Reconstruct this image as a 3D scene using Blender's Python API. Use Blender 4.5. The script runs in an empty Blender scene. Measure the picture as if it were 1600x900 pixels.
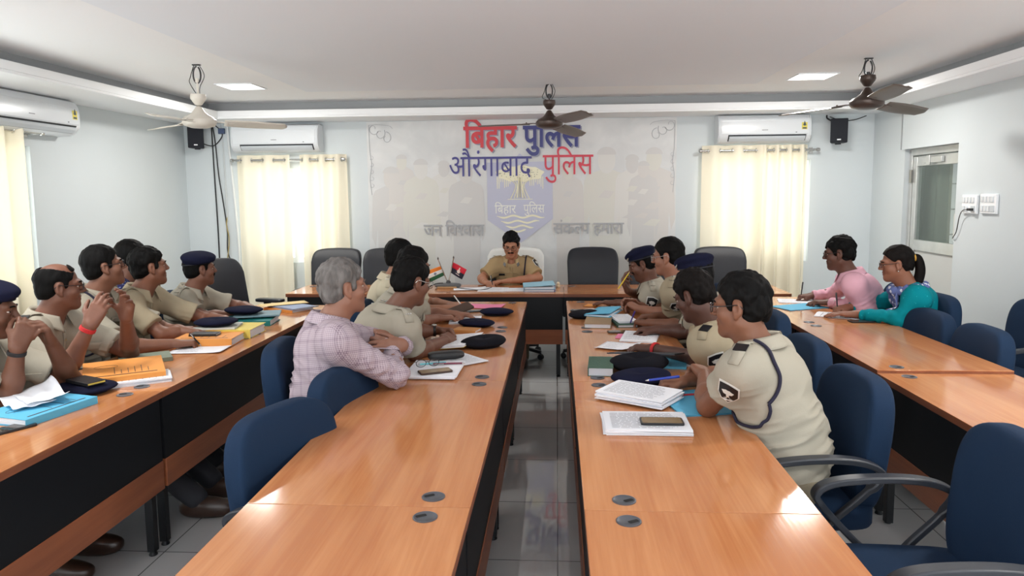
import bpy, bmesh, math, random
import numpy as np
from mathutils import Vector, Matrix, Euler, noise
from mathutils.bvhtree import BVHTree
PI = math.pi
random.seed(7)
SC = bpy.context.scene
COL = SC.collection

# ------------------------------------------------------------------ camera
CAM_H = 1.62
CAM_YAW, CAM_PITCH, CAM_ROLL = 0.0635745, 0.104452, 0.009
cam = bpy.data.cameras.new('camera'); cam_o = bpy.data.objects.new('camera', cam); COL.objects.link(cam_o)
cam.sensor_fit = 'HORIZONTAL'; cam.sensor_width = 36.0; cam.lens = 36.0 * 1110 / 1600
cam.shift_y = -31 / 1600; cam.clip_start = 0.05
_f = Vector((-math.sin(CAM_YAW) * math.cos(CAM_PITCH), math.cos(CAM_YAW) * math.cos(CAM_PITCH), -math.sin(CAM_PITCH)))
_r = Vector((math.cos(CAM_YAW), math.sin(CAM_YAW), 0)); _u = _r.cross(_f)
_c, _s = math.cos(CAM_ROLL), math.sin(CAM_ROLL)
_r2, _u2 = _r * _c - _u * _s, _r * _s + _u * _c
cam_o.matrix_world = Matrix(((_r2.x, _u2.x, -_f.x, 0), (_r2.y, _u2.y, -_f.y, 0), (_r2.z, _u2.z, -_f.z, CAM_H), (0, 0, 0, 1)))
SC.camera = cam_o

# ------------------------------------------------------------------ world, light, exposure
WORLD_STRENGTH = 2.9
LAMP_POWER = 31
SC.view_settings.view_transform = 'Standard'; SC.view_settings.look = 'None'
SC.view_settings.exposure = 0.0; SC.view_settings.gamma = 1.0
SC.view_settings.use_curve_mapping = False
SC.cycles.use_denoising = True
SC.cycles.max_bounces = 8; SC.cycles.diffuse_bounces = 5; SC.cycles.glossy_bounces = 4; SC.cycles.transmission_bounces = 6
SC.cycles.transparent_max_bounces = 8
SC.cycles.caustics_reflective = False; SC.cycles.caustics_refractive = False
SC.cycles.sample_clamp_indirect = 8
w = bpy.data.worlds.new('daylight'); SC.world = w; w.use_nodes = True
wn = w.node_tree.nodes; wl = w.node_tree.links
bg = wn['Background']; bg.inputs['Strength'].default_value = WORLD_STRENGTH
# dimmer sky above; lower half set brighter as added fill for the ceiling
wt = wn.new('ShaderNodeTexCoord'); ws = wn.new('ShaderNodeSeparateXYZ'); wl.new(wt.outputs['Generated'], ws.inputs[0])
wr_ = wn.new('ShaderNodeValToRGB'); wl.new(ws.outputs['Z'], wr_.inputs['Fac'])
wm = wn.new('ShaderNodeMapRange'); wm.inputs['From Min'].default_value = -0.12; wm.inputs['From Max'].default_value = 0.12
wl.new(ws.outputs['Z'], wm.inputs['Value']); wl.new(wm.outputs['Result'], wr_.inputs['Fac'])
wr_.color_ramp.elements[0].color = (2.1, 2.1, 2.05, 1); wr_.color_ramp.elements[1].color = (0.72, 0.78, 0.82, 1)
wl.new(wr_.outputs['Color'], bg.inputs['Color'])

# ------------------------------------------------------------------ materials
MATS = {}
def lin(r, g, b):
    f = lambda c: c / 255 / 12.92 if c / 255 <= 0.04045 else ((c / 255 + 0.055) / 1.055) ** 2.4
    return (f(r), f(g), f(b), 1)
def mat(name, col, rough=0.6, spec=0.5, metal=0.0, bump=0.0, bscale=40.0, vary=0.0, vscale=6.0, sheen=0.0, coat=0.0, stretch=None):
    """plain surface with optional fine bump and soft colour variation"""
    if name in MATS: return MATS[name]
    m = bpy.data.materials.new(name); m.use_nodes = True; MATS[name] = m
    nt = m.node_tree; N = nt.nodes; L = nt.links; b = N['Principled BSDF']
    if len(col) == 3: col = lin(*col)
    b.inputs['Base Color'].default_value = col
    b.inputs['Roughness'].default_value = rough; b.inputs['Specular IOR Level'].default_value = spec
    b.inputs['Metallic'].default_value = metal; b.inputs['Sheen Weight'].default_value = sheen
    b.inputs['Coat Weight'].default_value = coat
    if bump or vary:
        tc = N.new('ShaderNodeTexCoord'); src = tc.outputs['Object']
        if stretch:
            mp = N.new('ShaderNodeMapping'); mp.inputs['Scale'].default_value = stretch
            L.new(src, mp.inputs['Vector']); src = mp.outputs['Vector']
    if bump:
        n = N.new('ShaderNodeTexNoise'); n.inputs['Scale'].default_value = bscale; n.inputs['Detail'].default_value = 4
        L.new(src, n.inputs['Vector'])
        bp = N.new('ShaderNodeBump'); bp.inputs['Strength'].default_value = bump; bp.inputs['Distance'].default_value = 0.01
        L.new(n.outputs['Fac'], bp.inputs['Height']); L.new(bp.outputs['Normal'], b.inputs['Normal'])
    if vary:
        n = N.new('ShaderNodeTexNoise'); n.inputs['Scale'].default_value = vscale; n.inputs['Detail'].default_value = 5
        L.new(src, n.inputs['Vector'])
        r = N.new('ShaderNodeMapRange'); r.inputs['To Min'].default_value = 1 - vary; r.inputs['To Max'].default_value = 1 + vary
        r.inputs['From Min'].default_value = .3; r.inputs['From Max'].default_value = .7
        L.new(n.outputs['Fac'], r.inputs['Value'])
        mx = N.new('ShaderNodeVectorMath'); mx.operation = 'SCALE'; mx.inputs[0].default_value = col[:3]
        L.new(r.outputs['Result'], mx.inputs['Scale']); L.new(mx.outputs['Vector'], b.inputs['Base Color'])
    return m
def emit(name, col, s):
    if name in MATS: return MATS[name]
    m = bpy.data.materials.new(name); m.use_nodes = True; MATS[name] = m
    b = m.node_tree.nodes['Principled BSDF']; b.inputs['Base Color'].default_value = col
    b.inputs['Emission Color'].default_value = col; b.inputs['Emission Strength'].default_value = s
    return m
def wood(name, c1, c2, rough=0.25, axis=0, spec=0.5):
    if name in MATS: return MATS[name]
    m = bpy.data.materials.new(name); m.use_nodes = True; MATS[name] = m
    nt = m.node_tree; N = nt.nodes; L = nt.links; b = N['Principled BSDF']
    tc = N.new('ShaderNodeTexCoord'); mp = N.new('ShaderNodeMapping')
    sc = [9.0, 9.0, 9.0]; sc[axis] = 0.9; mp.inputs['Scale'].default_value = sc
    oi = N.new('ShaderNodeObjectInfo'); ad = N.new('ShaderNodeVectorMath'); ad.operation = 'ADD'
    ml = N.new('ShaderNodeMath'); ml.operation = 'MULTIPLY'; ml.inputs[1].default_value = 37
    L.new(oi.outputs['Random'], ml.inputs[0]); L.new(tc.outputs['Object'], ad.inputs[0]); L.new(ml.outputs[0], ad.inputs[1])
    L.new(ad.outputs[0], mp.inputs['Vector'])
    n1 = N.new('ShaderNodeTexNoise'); n1.inputs['Scale'].default_value = 1.0; n1.inputs['Detail'].default_value = 7; n1.inputs['Distortion'].default_value = 0.8
    L.new(mp.outputs['Vector'], n1.inputs['Vector'])
    mp2 = N.new('ShaderNodeMapping'); sc2 = [90.0] * 3; sc2[axis] = 3.0; mp2.inputs['Scale'].default_value = sc2
    L.new(ad.outputs[0], mp2.inputs['Vector'])
    n2 = N.new('ShaderNodeTexNoise'); n2.inputs['Scale'].default_value = 1.0; n2.inputs['Detail'].default_value = 3
    L.new(mp2.outputs['Vector'], n2.inputs['Vector'])
    mx = N.new('ShaderNodeMath'); mx.operation = 'MULTIPLY_ADD'; mx.inputs[1].default_value = 0.35
    L.new(n2.outputs['Fac'], mx.inputs[0]); L.new(n1.outputs['Fac'], mx.inputs[2])
    r = N.new('ShaderNodeValToRGB'); r.color_ramp.elements[0].position = 0.5; r.color_ramp.elements[1].position = 0.85
    r.color_ramp.elements[0].color = c2; r.color_ramp.elements[1].color = c1
    L.new(mx.outputs[0], r.inputs['Fac']); L.new(r.outputs['Color'], b.inputs['Base Color'])
    b.inputs['Roughness'].default_value = rough; b.inputs['Specular IOR Level'].default_value = spec
    bp = N.new('ShaderNodeBump'); bp.inputs['Strength'].default_value = 0.02; bp.inputs['Distance'].default_value = 0.01
    L.new(n2.outputs['Fac'], bp.inputs['Height']); L.new(bp.outputs['Normal'], b.inputs['Normal'])
    return m

# ------------------------------------------------------------------ mesh builder
class MB:
    def __init__(s): s.v = []; s.f = []; s.mi = []; s.cur = 0
    def add(s, vs, fs):
        o = len(s.v); s.v += [tuple(v) for v in vs]
        for f in fs: s.f.append([i + o for i in f]); s.mi.append(s.cur)
        return s
    def m(s, i): s.cur = i; return s
    def box(s, x0, x1, y0, y1, z0, z1, M=None):
        vs = [Vector(p) for p in ((x0,y0,z0),(x1,y0,z0),(x1,y1,z0),(x0,y1,z0),(x0,y0,z1),(x1,y0,z1),(x1,y1,z1),(x0,y1,z1))]
        if M: vs = [M @ v for v in vs]
        return s.add(vs, [(0,3,2,1),(4,5,6,7),(0,1,5,4),(1,2,6,5),(2,3,7,6),(3,0,4,7)])
    def prism(s, poly, h0, h1, M=None):
        """polygon in local xy (counter-clockwise) pulled from z=h0 to z=h1"""
        n = len(poly); vs = [Vector((p[0], p[1], h0)) for p in poly] + [Vector((p[0], p[1], h1)) for p in poly]
        if M: vs = [M @ v for v in vs]
        fs = [tuple(range(n - 1, -1, -1)), tuple(range(n, 2 * n))]
        fs += [(i, (i + 1) % n, n + (i + 1) % n, n + i) for i in range(n)]
        return s.add(vs, fs)
    def lathe(s, prof, n=24, M=None, cap=True):
        vs = []; fs = []; k = len(prof)
        for r, z in prof:
            for i in range(n):
                a = 2 * PI * i / n; vs.append(Vector((r * math.cos(a), r * math.sin(a), z)))
        if M: vs = [M @ v for v in vs]
        for j in range(k - 1):
            for i in range(n):
                i2 = (i + 1) % n; fs.append((j*n+i, j*n+i2, (j+1)*n+i2, (j+1)*n+i))
        if cap:
            fs.append(tuple(range(n - 1, -1, -1))); fs.append(tuple(range((k-1)*n, k*n)))
        return s.add(vs, fs)
    def tube(s, pts, r, n=8, close=False):
        pts = [Vector(p) for p in pts]; k = len(pts); vs = []; fs = []
        rs = r if isinstance(r, (list, tuple)) else [r] * k
        nrm = None
        for i, p in enumerate(pts):
            if close: t = pts[(i + 1) % k] - pts[i - 1]
            else: t = pts[min(i + 1, k - 1)] - pts[max(i - 1, 0)]
            t.normalize()
            if nrm is None:
                nrm = t.orthogonal().normalized()
            else:
                nrm = nrm - t * nrm.dot(t)
                nrm = nrm.normalized() if nrm.length > 1e-6 else t.orthogonal().normalized()
            b = t.cross(nrm)
            for j in range(n):
                a = 2 * PI * j / n; vs.append(p + (nrm * math.cos(a) + b * math.sin(a)) * rs[i])
        for i in range(k if close else k - 1):
            i2 = (i + 1) % k
            for j in range(n):
                j2 = (j + 1) % n; fs.append((i*n+j, i*n+j2, i2*n+j2, i2*n+j))
        if not close:
            fs.append(tuple(range(n - 1, -1, -1))); fs.append(tuple(range((k-1)*n, k*n)))
        return s.add(vs, fs)
    def strip(s, pts, w, t, up=None, taper=None):
        """flat rectangular bar swept along points; w across, t along 'up'"""
        pts = [Vector(p) for p in pts]; k = len(pts); vs = []; fs = []
        for i, p in enumerate(pts):
            tg = (pts[min(i + 1, k - 1)] - pts[max(i - 1, 0)]).normalized()
            u = Vector(up[i] if isinstance(up, list) else up); u = (u - tg * u.dot(tg)).normalized(); b = tg.cross(u)
            ww = w * (taper[i] if taper else 1)
            for a, c in ((-1,-1),(1,-1),(1,1),(-1,1)): vs.append(p + b * a * ww / 2 + u * c * t / 2)
        for i in range(k - 1):
            for j in range(4):
                j2 = (j + 1) % 4; fs.append((i*4+j, i*4+j2, (i+1)*4+j2, (i+1)*4+j))
        fs.append((3,2,1,0)); fs.append(tuple((k-1)*4+j for j in range(4)))
        return s.add(vs, fs)
    def grid(s, fn, nu, nv, closeu=False):
        vs = [fn(i / (nu if closeu else nu - 1), j / (nv - 1)) for j in range(nv) for i in range(nu)]; fs = []
        for j in range(nv - 1):
            for i in range(nu if closeu else nu - 1):
                i2 = (i + 1) % nu; fs.append((j*nu+i, j*nu+i2, (j+1)*nu+i2, (j+1)*nu+i))
        return s.add(vs, fs)
    def superell(s, c, r, e1=0.35, e2=0.35, nu=32, nv=16, M=None, fn=None):
        sg = lambda x, e: math.copysign(abs(x) ** e, x)
        def f(u, v):
            a = 2 * PI * u; b = -PI / 2 + PI * v
            p = Vector((r[0]*sg(math.cos(b),e1)*sg(math.cos(a),e2), r[1]*sg(math.cos(b),e1)*sg(math.sin(a),e2), r[2]*sg(math.sin(b),e1)))
            if fn: p = fn(p)
            p = p + Vector(c)
            return M @ p if M else p
        return s.grid(f, nu, nv, True)
    def build(s, name, mats, parent=None, smooth=True, bevel=0.0, seg=2, auto=True, loc=None):
        me = bpy.data.meshes.new(name); me.from_pydata(s.v, [], s.f)
        if not isinstance(mats, (list, tuple)): mats = [mats]
        for m in mats: me.materials.append(m)
        if len(mats) > 1: me.polygons.foreach_set('material_index', s.mi)
        me.update()
        o = bpy.data.objects.new(name, me); COL.objects.link(o)
        if parent: o.parent = parent
        if loc is not None: o.location = loc
        if bevel:
            b = o.modifiers.new('bevel', 'BEVEL'); b.width = bevel; b.segments = seg; b.limit_method = 'ANGLE'; b.angle_limit = 0.6
            b.harden_normals = False
        if smooth:
            me.polygons.foreach_set('use_smooth', [True] * len(me.polygons))
            if auto: me.set_sharp_from_angle(angle=math.radians(40))
        return o
def tag(o, label, cat, group=None, kind=None):
    if label: o['label'] = label
    if cat: o['category'] = cat
    if group: o['group'] = group
    if kind: o['kind'] = kind
    return o
def thing(name, label, cat, loc=(0, 0, 0), rotz=0.0, group=None):
    o = bpy.data.objects.new(name, None); COL.objects.link(o); o.location = loc; o.rotation_euler = (0, 0, rotz)
    o.empty_display_size = 0.1
    return tag(o, label, cat, group)
def struct(name, mb, m, **k):
    o = mb.build(name, m, **k); o['kind'] = 'structure'; return o
def dup(root, loc, rotz, label, group=None):
    def cp(o, par):
        c = o.copy(); COL.objects.link(c)
        if par: c.parent = par; c.matrix_parent_inverse = o.matrix_parent_inverse.copy()
        for ch in o.children: cp(ch, c)
        return c
    r = cp(root, None); r.location = loc; r.rotation_euler = (0, 0, rotz); r['label'] = label
    if group: r['group'] = group
    return r
def rrect(w, h, r, n=5):
    pts = []
    for cx, cy, a0 in ((w/2-r, h/2-r, 0), (-w/2+r, h/2-r, PI/2), (-w/2+r, -h/2+r, PI), (w/2-r, -h/2+r, 3*PI/2)):
        for i in range(n + 1):
            a = a0 + PI / 2 * i / n; pts.append((cx + r * math.cos(a), cy + r * math.sin(a)))
    return pts
def bez(pts, n=12):
    """Catmull-Rom through points"""
    P = [Vector(p) for p in pts]; out = []
    for i in range(len(P) - 1):
        p0, p1, p2, p3 = P[max(i-1,0)], P[i], P[i+1], P[min(i+2,len(P)-1)]
        for k in range(n):
            t = k / n
            out.append(0.5*((2*p1)+(p2-p0)*t+(2*p0-5*p1+4*p2-p3)*t*t+(3*p1-p0-3*p2+p3)*t**3))
    out.append(P[-1]); return out
RX = lambda a: Matrix.Rotation(a, 4, 'X')
RY = lambda a: Matrix.Rotation(a, 4, 'Y')
RZ = lambda a: Matrix.Rotation(a, 4, 'Z')
T = lambda *p: Matrix.Translation(Vector(p))
# ------------------------------------------------------------------ room
XL, XR, YB, YF = -4.10, 3.26, 7.70, -2.6
ZS, ZL, ZC = 2.41, 2.49, 2.58
M_wall = mat('wall paint', (209, 216, 219), 0.6, 0.3, vary=0.02, vscale=1.5, bump=0.03, bscale=60)
M_ceil = mat('ceiling paint', (249, 250, 252), 0.8, 0.2)
M_panel = mat('ceiling panel paint', (240, 244, 250), 0.8, 0.2)
M_fascia = mat('soffit paint', (243, 245, 247), 0.6, 0.3)
M_cove = mat('cove shade grey', (168, 170, 172), 0.7, 0.2)  # grey puts the shade behind the soffit lip into the colour

def floor_mat():
    m = bpy.data.materials.new('floor tiles'); m.use_nodes = True; N = m.node_tree.nodes; L = m.node_tree.links; b = N['Principled BSDF']
    tc = N.new('ShaderNodeTexCoord'); br = N.new('ShaderNodeTexBrick')
    br.offset = 0.0; br.inputs['Scale'].default_value = 1.0; br.inputs['Brick Width'].default_value = 0.6; br.inputs['Row Height'].default_value = 0.6
    br.inputs['Mortar Size'].default_value = 0.003; br.inputs['Mortar'].default_value = lin(105, 105, 103)
    br.inputs['Color1'].default_value = lin(205, 205, 201); br.inputs['Color2'].default_value = lin(196, 197, 194)
    n = N.new('ShaderNodeTexNoise'); n.inputs['Scale'].default_value = 5; n.inputs['Detail'].default_value = 6
    mx = N.new('ShaderNodeMix'); mx.data_type = 'RGBA'; mx.blend_type = 'MULTIPLY'; mx.inputs['Factor'].default_value = 0.12
    L.new(tc.outputs['Object'], br.inputs['Vector']); L.new(tc.outputs['Object'], n.inputs['Vector'])
    L.new(br.outputs['Color'], mx.inputs['A']); L.new(n.outputs['Color'], mx.inputs['B'])
    hs = N.new('ShaderNodeHueSaturation'); hs.inputs['Saturation'].default_value = 0.15
    L.new(mx.outputs['Result'], hs.inputs['Color']); L.new(hs.outputs['Color'], b.inputs['Base Color'])
    b.inputs['Roughness'].default_value = 0.04; b.inputs['Specular IOR Level'].default_value = 1.0
    return m
struct('floor', MB().box(XL - .3, XR + 1.2, YF, YB + .2, -0.1, 0), floor_mat(), smooth=False)
struct('ceiling', MB().box(XL - .2, XR + .2, YF, YB + .2, ZC, ZC + .1), M_ceil, smooth=False)
struct('ceiling_panel', MB().box(-2.28, 1.75, YF, 6.5, ZC - 0.018, ZC), M_panel, smooth=False)
# soffit ring with upstand lip (cove) all along left, back and right
LX, RX_, BY = -3.47, 2.86, 7.20
sf = MB()
sf.box(XL, LX, YF, YB, ZS, ZS + .02); sf.box(RX_, XR + .1, YF, YB, ZS, ZS + .02); sf.box(LX, RX_, BY, YB, ZS, ZS + .02)
sf.box(LX - .02, LX, YF, BY + .02, ZS + .02, ZL); sf.box(RX_, RX_ + .02, YF, BY + .02, ZS + .02, ZL); sf.box(LX, RX_, BY, BY + .02, ZS + .02, ZL)
struct('trim_1', sf, M_fascia, smooth=False, bevel=0.004)
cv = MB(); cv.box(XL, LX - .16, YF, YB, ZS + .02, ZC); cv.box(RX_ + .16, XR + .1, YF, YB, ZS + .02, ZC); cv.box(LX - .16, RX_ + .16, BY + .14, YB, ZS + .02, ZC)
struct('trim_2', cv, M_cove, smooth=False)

def wall(name, a0, a1, z0, z1, holes, place, th=0.14, m=None):
    """wall in its own plane: a along the wall, z up, holes (a0,a1,z0,z1); place(a, d, z) -> world"""
    mb = MB(); cuts = sorted(set([a0, a1] + [h[0] for h in holes] + [h[1] for h in holes]))
    def blk(p, q, r, s):
        vs = [place(*t) for t in ((p,0,r),(q,0,r),(q,th,r),(p,th,r),(p,0,s),(q,0,s),(q,th,s),(p,th,s))]
        mb.add(vs, [(0,3,2,1),(4,5,6,7),(0,1,5,4),(1,2,6,5),(2,3,7,6),(3,0,4,7)])
    for p, q in zip(cuts[:-1], cuts[1:]):
        hs = [h for h in holes if h[0] <= p + 1e-6 and h[1] >= q - 1e-6]
        if not hs: blk(p, q, z0, z1); continue
        h = hs[0]
        if h[2] > z0: blk(p, q, z0, h[2])
        if h[3] < z1: blk(p, q, h[3], z1)
    return struct(name, mb, m or M_wall, smooth=False)
WBL = (-3.42, -2.36, 0.88, 1.92); WBR = (1.60, 2.655, 0.88, 1.95)
wall('wall_back', XL - .14, XR + .2, 0, ZC, [WBL, WBR], lambda a, d, z: (a, YB + d, z))
WLL = (3.0, 5.36, 0.88, 2.02)
wall('wall_left', YF, YB, 0, ZC, [WLL], lambda a, d, z: (XL - d, a, z))
DO = (6.06, 7.02, 0.0, 2.0)
wall('wall_right', YF, 7.02, 0, ZC, [(DO[0], DO[1], DO[2], DO[3])], lambda a, d, z: (XR + d, a, z), th=0.16)
# the far stretch of the right wall, set back behind a visible edge
wall('wall_right_far', 7.02, YB, 0, ZC, [], lambda a, d, z: (XR + .03 + d, a, z), th=0.13)

# windows: white sliding frames with panes and outside bars
M_frame = mat('white window frame', (240, 243, 246), 0.35)
def glassy(name, col=(1, 1, 1, 1), rough=0.0):
    m = bpy.data.materials.new(name); m.use_nodes = True; N = m.node_tree.nodes; L = m.node_tree.links
    for n in list(N):
        if n.type != 'OUTPUT_MATERIAL': N.remove(n)
    out = [n for n in N if n.type == 'OUTPUT_MATERIAL'][0]
    tr = N.new('ShaderNodeBsdfTransparent'); tr.inputs['Color'].default_value = col
    gl = N.new('ShaderNodeBsdfGlossy'); gl.inputs['Roughness'].default_value = rough
    fr = N.new('ShaderNodeFresnel'); fr.inputs['IOR'].default_value = 1.5
    mx = N.new('ShaderNodeMixShader'); ge = N.new('ShaderNodeNewGeometry'); iv = N.new('ShaderNodeMath'); iv.operation = 'SUBTRACT'; iv.inputs[0].default_value = 1; L.new(ge.outputs['Backfacing'], iv.inputs[1])
    fm = N.new('ShaderNodeMath'); fm.operation = 'MULTIPLY'; L.new(fr.outputs[0], fm.inputs[0]); L.new(iv.outputs[0], fm.inputs[1]); L.new(fm.outputs[0], mx.inputs['Fac']); L.new(tr.outputs[0], mx.inputs[1]); L.new(gl.outputs[0], mx.inputs[2])
    L.new(mx.outputs[0], out.inputs['Surface']); return m
M_glass = glassy('window glass', (0.95, 0.97, 0.97, 1))
def window(n, a0, a1, z0, z1, place):
    root = bpy.data.objects.new('window_%d' % n, None); COL.objects.link(root); root['kind'] = 'structure'
    fr = MB(); pn = MB()
    def bx(mb, p, q, d0, d1, r, s):
        vs = [place(*t) for t in ((p,d0,r),(q,d0,r),(q,d1,r),(p,d1,r),(p,d0,s),(q,d0,s),(q,d1,s),(p,d1,s))]
        mb.add(vs, [(0,3,2,1),(4,5,6,7),(0,1,5,4),(1,2,6,5),(2,3,7,6),(3,0,4,7)])
    t = .05; mid = (a0 + a1) / 2
    for p, q, r, s in ((a0, a0 + t, z0, z1), (a1 - t, a1, z0, z1), (a0 + t, a1 - t, z0, z0 + t), (a0 + t, a1 - t, z1 - t, z1), (mid - .035, mid + .035, z0 + t, z1 - t)):
        bx(fr, p, q, .05, .10, r, s)
    for k in range(1, 4):
        zz = z0 + (z1 - z0) * k / 4; bx(fr, a0 + t, a1 - t, .115, .127, zz - .006, zz + .006)
    o = fr.build('window_frame', M_frame, root, smooth=False)
    bx(pn, a0 + t, a1 - t, .072, .078, z0 + t, z1 - t); pn.build('window_pane', M_glass, root, smooth=False)
    return root
window(1, *WBL, lambda a, d, z: (a, YB + d, z))
window(2, *WBR, lambda a, d, z: (a, YB + d, z))
window(3, *WLL, lambda a, d, z: (XL - d, a, z))

# glazed aluminium door in a deep opening of the right wall
M_alu = mat('aluminium', (205, 207, 205), 0.35, 0.5, 0.6, vary=.06, vscale=12)
M_door = mat('door infill', (206, 208, 206), 0.5)
door = bpy.data.objects.new('door_1', None); COL.objects.link(door); door['kind'] = 'structure'
fx0, fx1 = XR + .085, XR + .135; y0, y1 = DO[0], DO[1]
fr = MB(); fr.box(fx0 - .01, fx1 + .01, y0, y0 + .05, 0, 2.0); fr.box(fx0 - .01, fx1 + .01, y1 - .05, y1, 0, 2.0); fr.box(fx0 - .01, fx1 + .01, y0 + .05, y1 - .05, 1.94, 2.0)
fr.build('door_frame', M_alu, door, bevel=.003)
lf = MB(); a, b = y0 + .055, y1 - .055
lf.box(fx0, fx1, a, a + .07, .01, 1.93); lf.box(fx0, fx1, b - .07, b, .01, 1.93); lf.box(fx0, fx1, a + .07, b - .07, 1.84, 1.93)
lf.box(fx0, fx1, a + .07, b - .07, 1.06, 1.16); lf.box(fx0, fx1, a + .07, b - .07, .01, .12)
lf.build('door_leaf', M_alu, door, bevel=.004)
MB().box(fx0 + .018, fx0 + .030, a + .07, b - .07, .12, 1.06).build('door_panel', M_door, door, smooth=False)
MB().box(fx0 + .02, fx0 + .026, a + .07, b - .07, 1.16, 1.84).build('door_pane', glassy('door glass', (.80, .84, .82, 1)), door, smooth=False)
hd = MB(); hd.box(fx0 - .035, fx0 - .02, a + .03, a + .055, 1.2, 1.42); hd.box(fx0 - .025, fx0, a + .033, a + .052, 1.22, 1.24); hd.box(fx0 - .025, fx0, a + .033, a + .052, 1.38, 1.40)
hd.build('door_handle', M_alu, door, bevel=.004)
dc = MB(); dc.box(fx0 - .03, fx0 - .002, 6.42, 6.72, 1.86, 1.915); dc.box(fx0 - .04, fx0 - .028, 6.60, 6.66, 1.84, 1.93)
dc.build('door_closer', M_alu, door, bevel=.005)
hg = MB()
for z in (.3, 1.02, 1.75): hg.lathe([(.012, -.06), (.012, .06)], 10, T(fx0 - .018, y1 - .052, z))
hg.build('door_hinge', mat('dull hinge', (150, 148, 140), .5, .5, .6), door)

def cloth_mat(name, col, trans, tcol):
    m = bpy.data.materials.new(name); m.use_nodes = True; N = m.node_tree.nodes; L = m.node_tree.links; b = N['Principled BSDF']
    b.inputs['Base Color'].default_value = lin(*col); b.inputs['Roughness'].default_value = .85; b.inputs['Specular IOR Level'].default_value = .2
    out = [n for n in N if n.type == 'OUTPUT_MATERIAL'][0]
    tr = N.new('ShaderNodeBsdfTranslucent'); tr.inputs['Color'].default_value = lin(*tcol)
    mx = N.new('ShaderNodeMixShader'); mx.inputs['Fac'].default_value = trans
    L.new(b.outputs[0], mx.inputs[1]); L.new(tr.outputs[0], mx.inputs[2]); L.new(mx.outputs[0], out.inputs['Surface'])
    tc = N.new('ShaderNodeTexCoord'); n = N.new('ShaderNodeTexNoise'); n.inputs['Scale'].default_value = 250
    L.new(tc.outputs['Object'], n.inputs['Vector']); bp = N.new('ShaderNodeBump'); bp.inputs['Strength'].default_value = .1; bp.inputs['Distance'].default_value = .002
    L.new(n.outputs['Fac'], bp.inputs['Height']); L.new(bp.outputs[0], b.inputs['Normal'])
    return m
# dark curtain on the far side of the glazed door
def drape(width, z0, z1, amp, n, seed, nu=90, nv=14, flare=0.15, taper=0.0):
    rnd = random.Random(seed); ph = [rnd.uniform(0, 6.28) for _ in range(4)]
    def f(u, v):
        z = z1 + (z0 - z1) * v
        a = 2 * PI * n * u + .5 * math.sin(2 * PI * u + ph[0]) * v
        amp2 = amp * (1 + flare * v)
        y = amp2 * math.cos(a) + amp * .35 * v * math.sin(3.1 * PI * u + ph[1]) + amp * .15 * v * math.sin(a * 2 + ph[2])
        x = (u - .5) * width * (1 - taper * v) + .012 * v * math.sin(a + ph[3])
        return Vector((x, y, z))
    return MB().grid(f, nu, nv)
c = drape(1.5, .01, 2.05, .035, 7, 3)
c.v = [(XR + .26 + y, 6.80 + x, z) for x, y, z in c.v]
oc = c.build('curtain', cloth_mat('grey drape', (140, 143, 136), .12, (140, 143, 136)), auto=False)
tag(oc, 'grey curtain hanging behind the glazed aluminium door', 'curtain')

# ------------------------------------------------------------------ curtains on rods
M_curt = cloth_mat('cream curtain', (246, 238, 218), .19, (255, 246, 222))
M_chrome = mat('brushed steel', (190, 190, 188), .25, .5, .9)
M_ring = mat('eyelet steel', (200, 200, 196), .3, .5, .9)
def curtain_panel(label, x, w, zt, zb, yc, n, seed, rz=0, group='cream eyelet curtains', amp=.032, flare=.15):
    root = thing('curtain', label, 'curtain', (x, yc, 0), rz, group)
    d = drape(w, zb, zt, amp, n, seed, nu=int(n * 20) + 1, nv=16, flare=flare)
    d.build('curtain_cloth', M_curt, root, auto=False)
    k = int(2 * n)
    for i in range(k):
        u = (i + .5) / k; xx = (u - .5) * w
        pts = [(xx + .022 * math.cos(t) * .35, .022 * math.cos(t) , zt - .055 + .022 * math.sin(t)) for t in [2 * PI * q / 14 for q in range(14)]]
        rg = MB(); rg.tube(pts, .0035, 6, True); rg.build('eyelet', M_ring, root)
    return root
def curtain_rod(label, x, y, z, L, rz, wall_d):
    root = thing('curtain_rod', label, 'curtain rod', (x, y, z), rz, 'steel curtain rods')
    MB().tube([(-L / 2, 0, 0), (L / 2, 0, 0)], .0115, 12).build('rod', M_chrome, root)
    for s in (-1, 1):
        M = T(s * L / 2, 0, 0) @ RY(s * PI / 2)
        MB().lathe([(.012, 0), (.019, .004), (.019, .03), (.012, .036), (.006, .04)], 14, M).build('finial', M_chrome, root)
        b = MB(); b.box(s * (L / 2 - .03) - .008, s * (L / 2 - .03) + .008, 0, wall_d, -.014, -.004)
        b.box(s * (L / 2 - .03) - .02, s * (L / 2 - .03) + .02, wall_d - .006, wall_d, -.035, .03); b.build('bracket', M_chrome, root, bevel=.002)
    return root
ZR = 2.005
curtain_rod('steel curtain rod under the left air conditioner of the back wall', -2.915, YB - .085, ZR, 1.20, 0, .085)
curtain_panel('cream curtain panel behind the corner chair, on the left of its rod', -3.185, .61, ZR + .055, .33, YB - .085, 2.5, 11)
curtain_panel('cream curtain panel on the right half of the left back window', -2.53, .52, ZR + .055, .33, YB - .085, 3, 12)
ZR2 = 2.045
curtain_rod('steel curtain rod under the right air conditioner of the back wall', 2.10, YB - .085, ZR2, 1.16, 0, .085)
curtain_panel('flat cream curtain panel on the left half of the right back window', 1.825, .61, ZR2 + .055, .33, YB - .085, 2.5, 13)
curtain_panel('gathered cream curtain panel on the right half of the right back window', 2.345, .51, ZR2 + .055, .33, YB - .085, 4, 14)
curtain_rod('steel curtain rod on the left side wall below its air conditioner', XL + .10, 4.2, 2.12, 2.3, PI / 2, .10)
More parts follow.
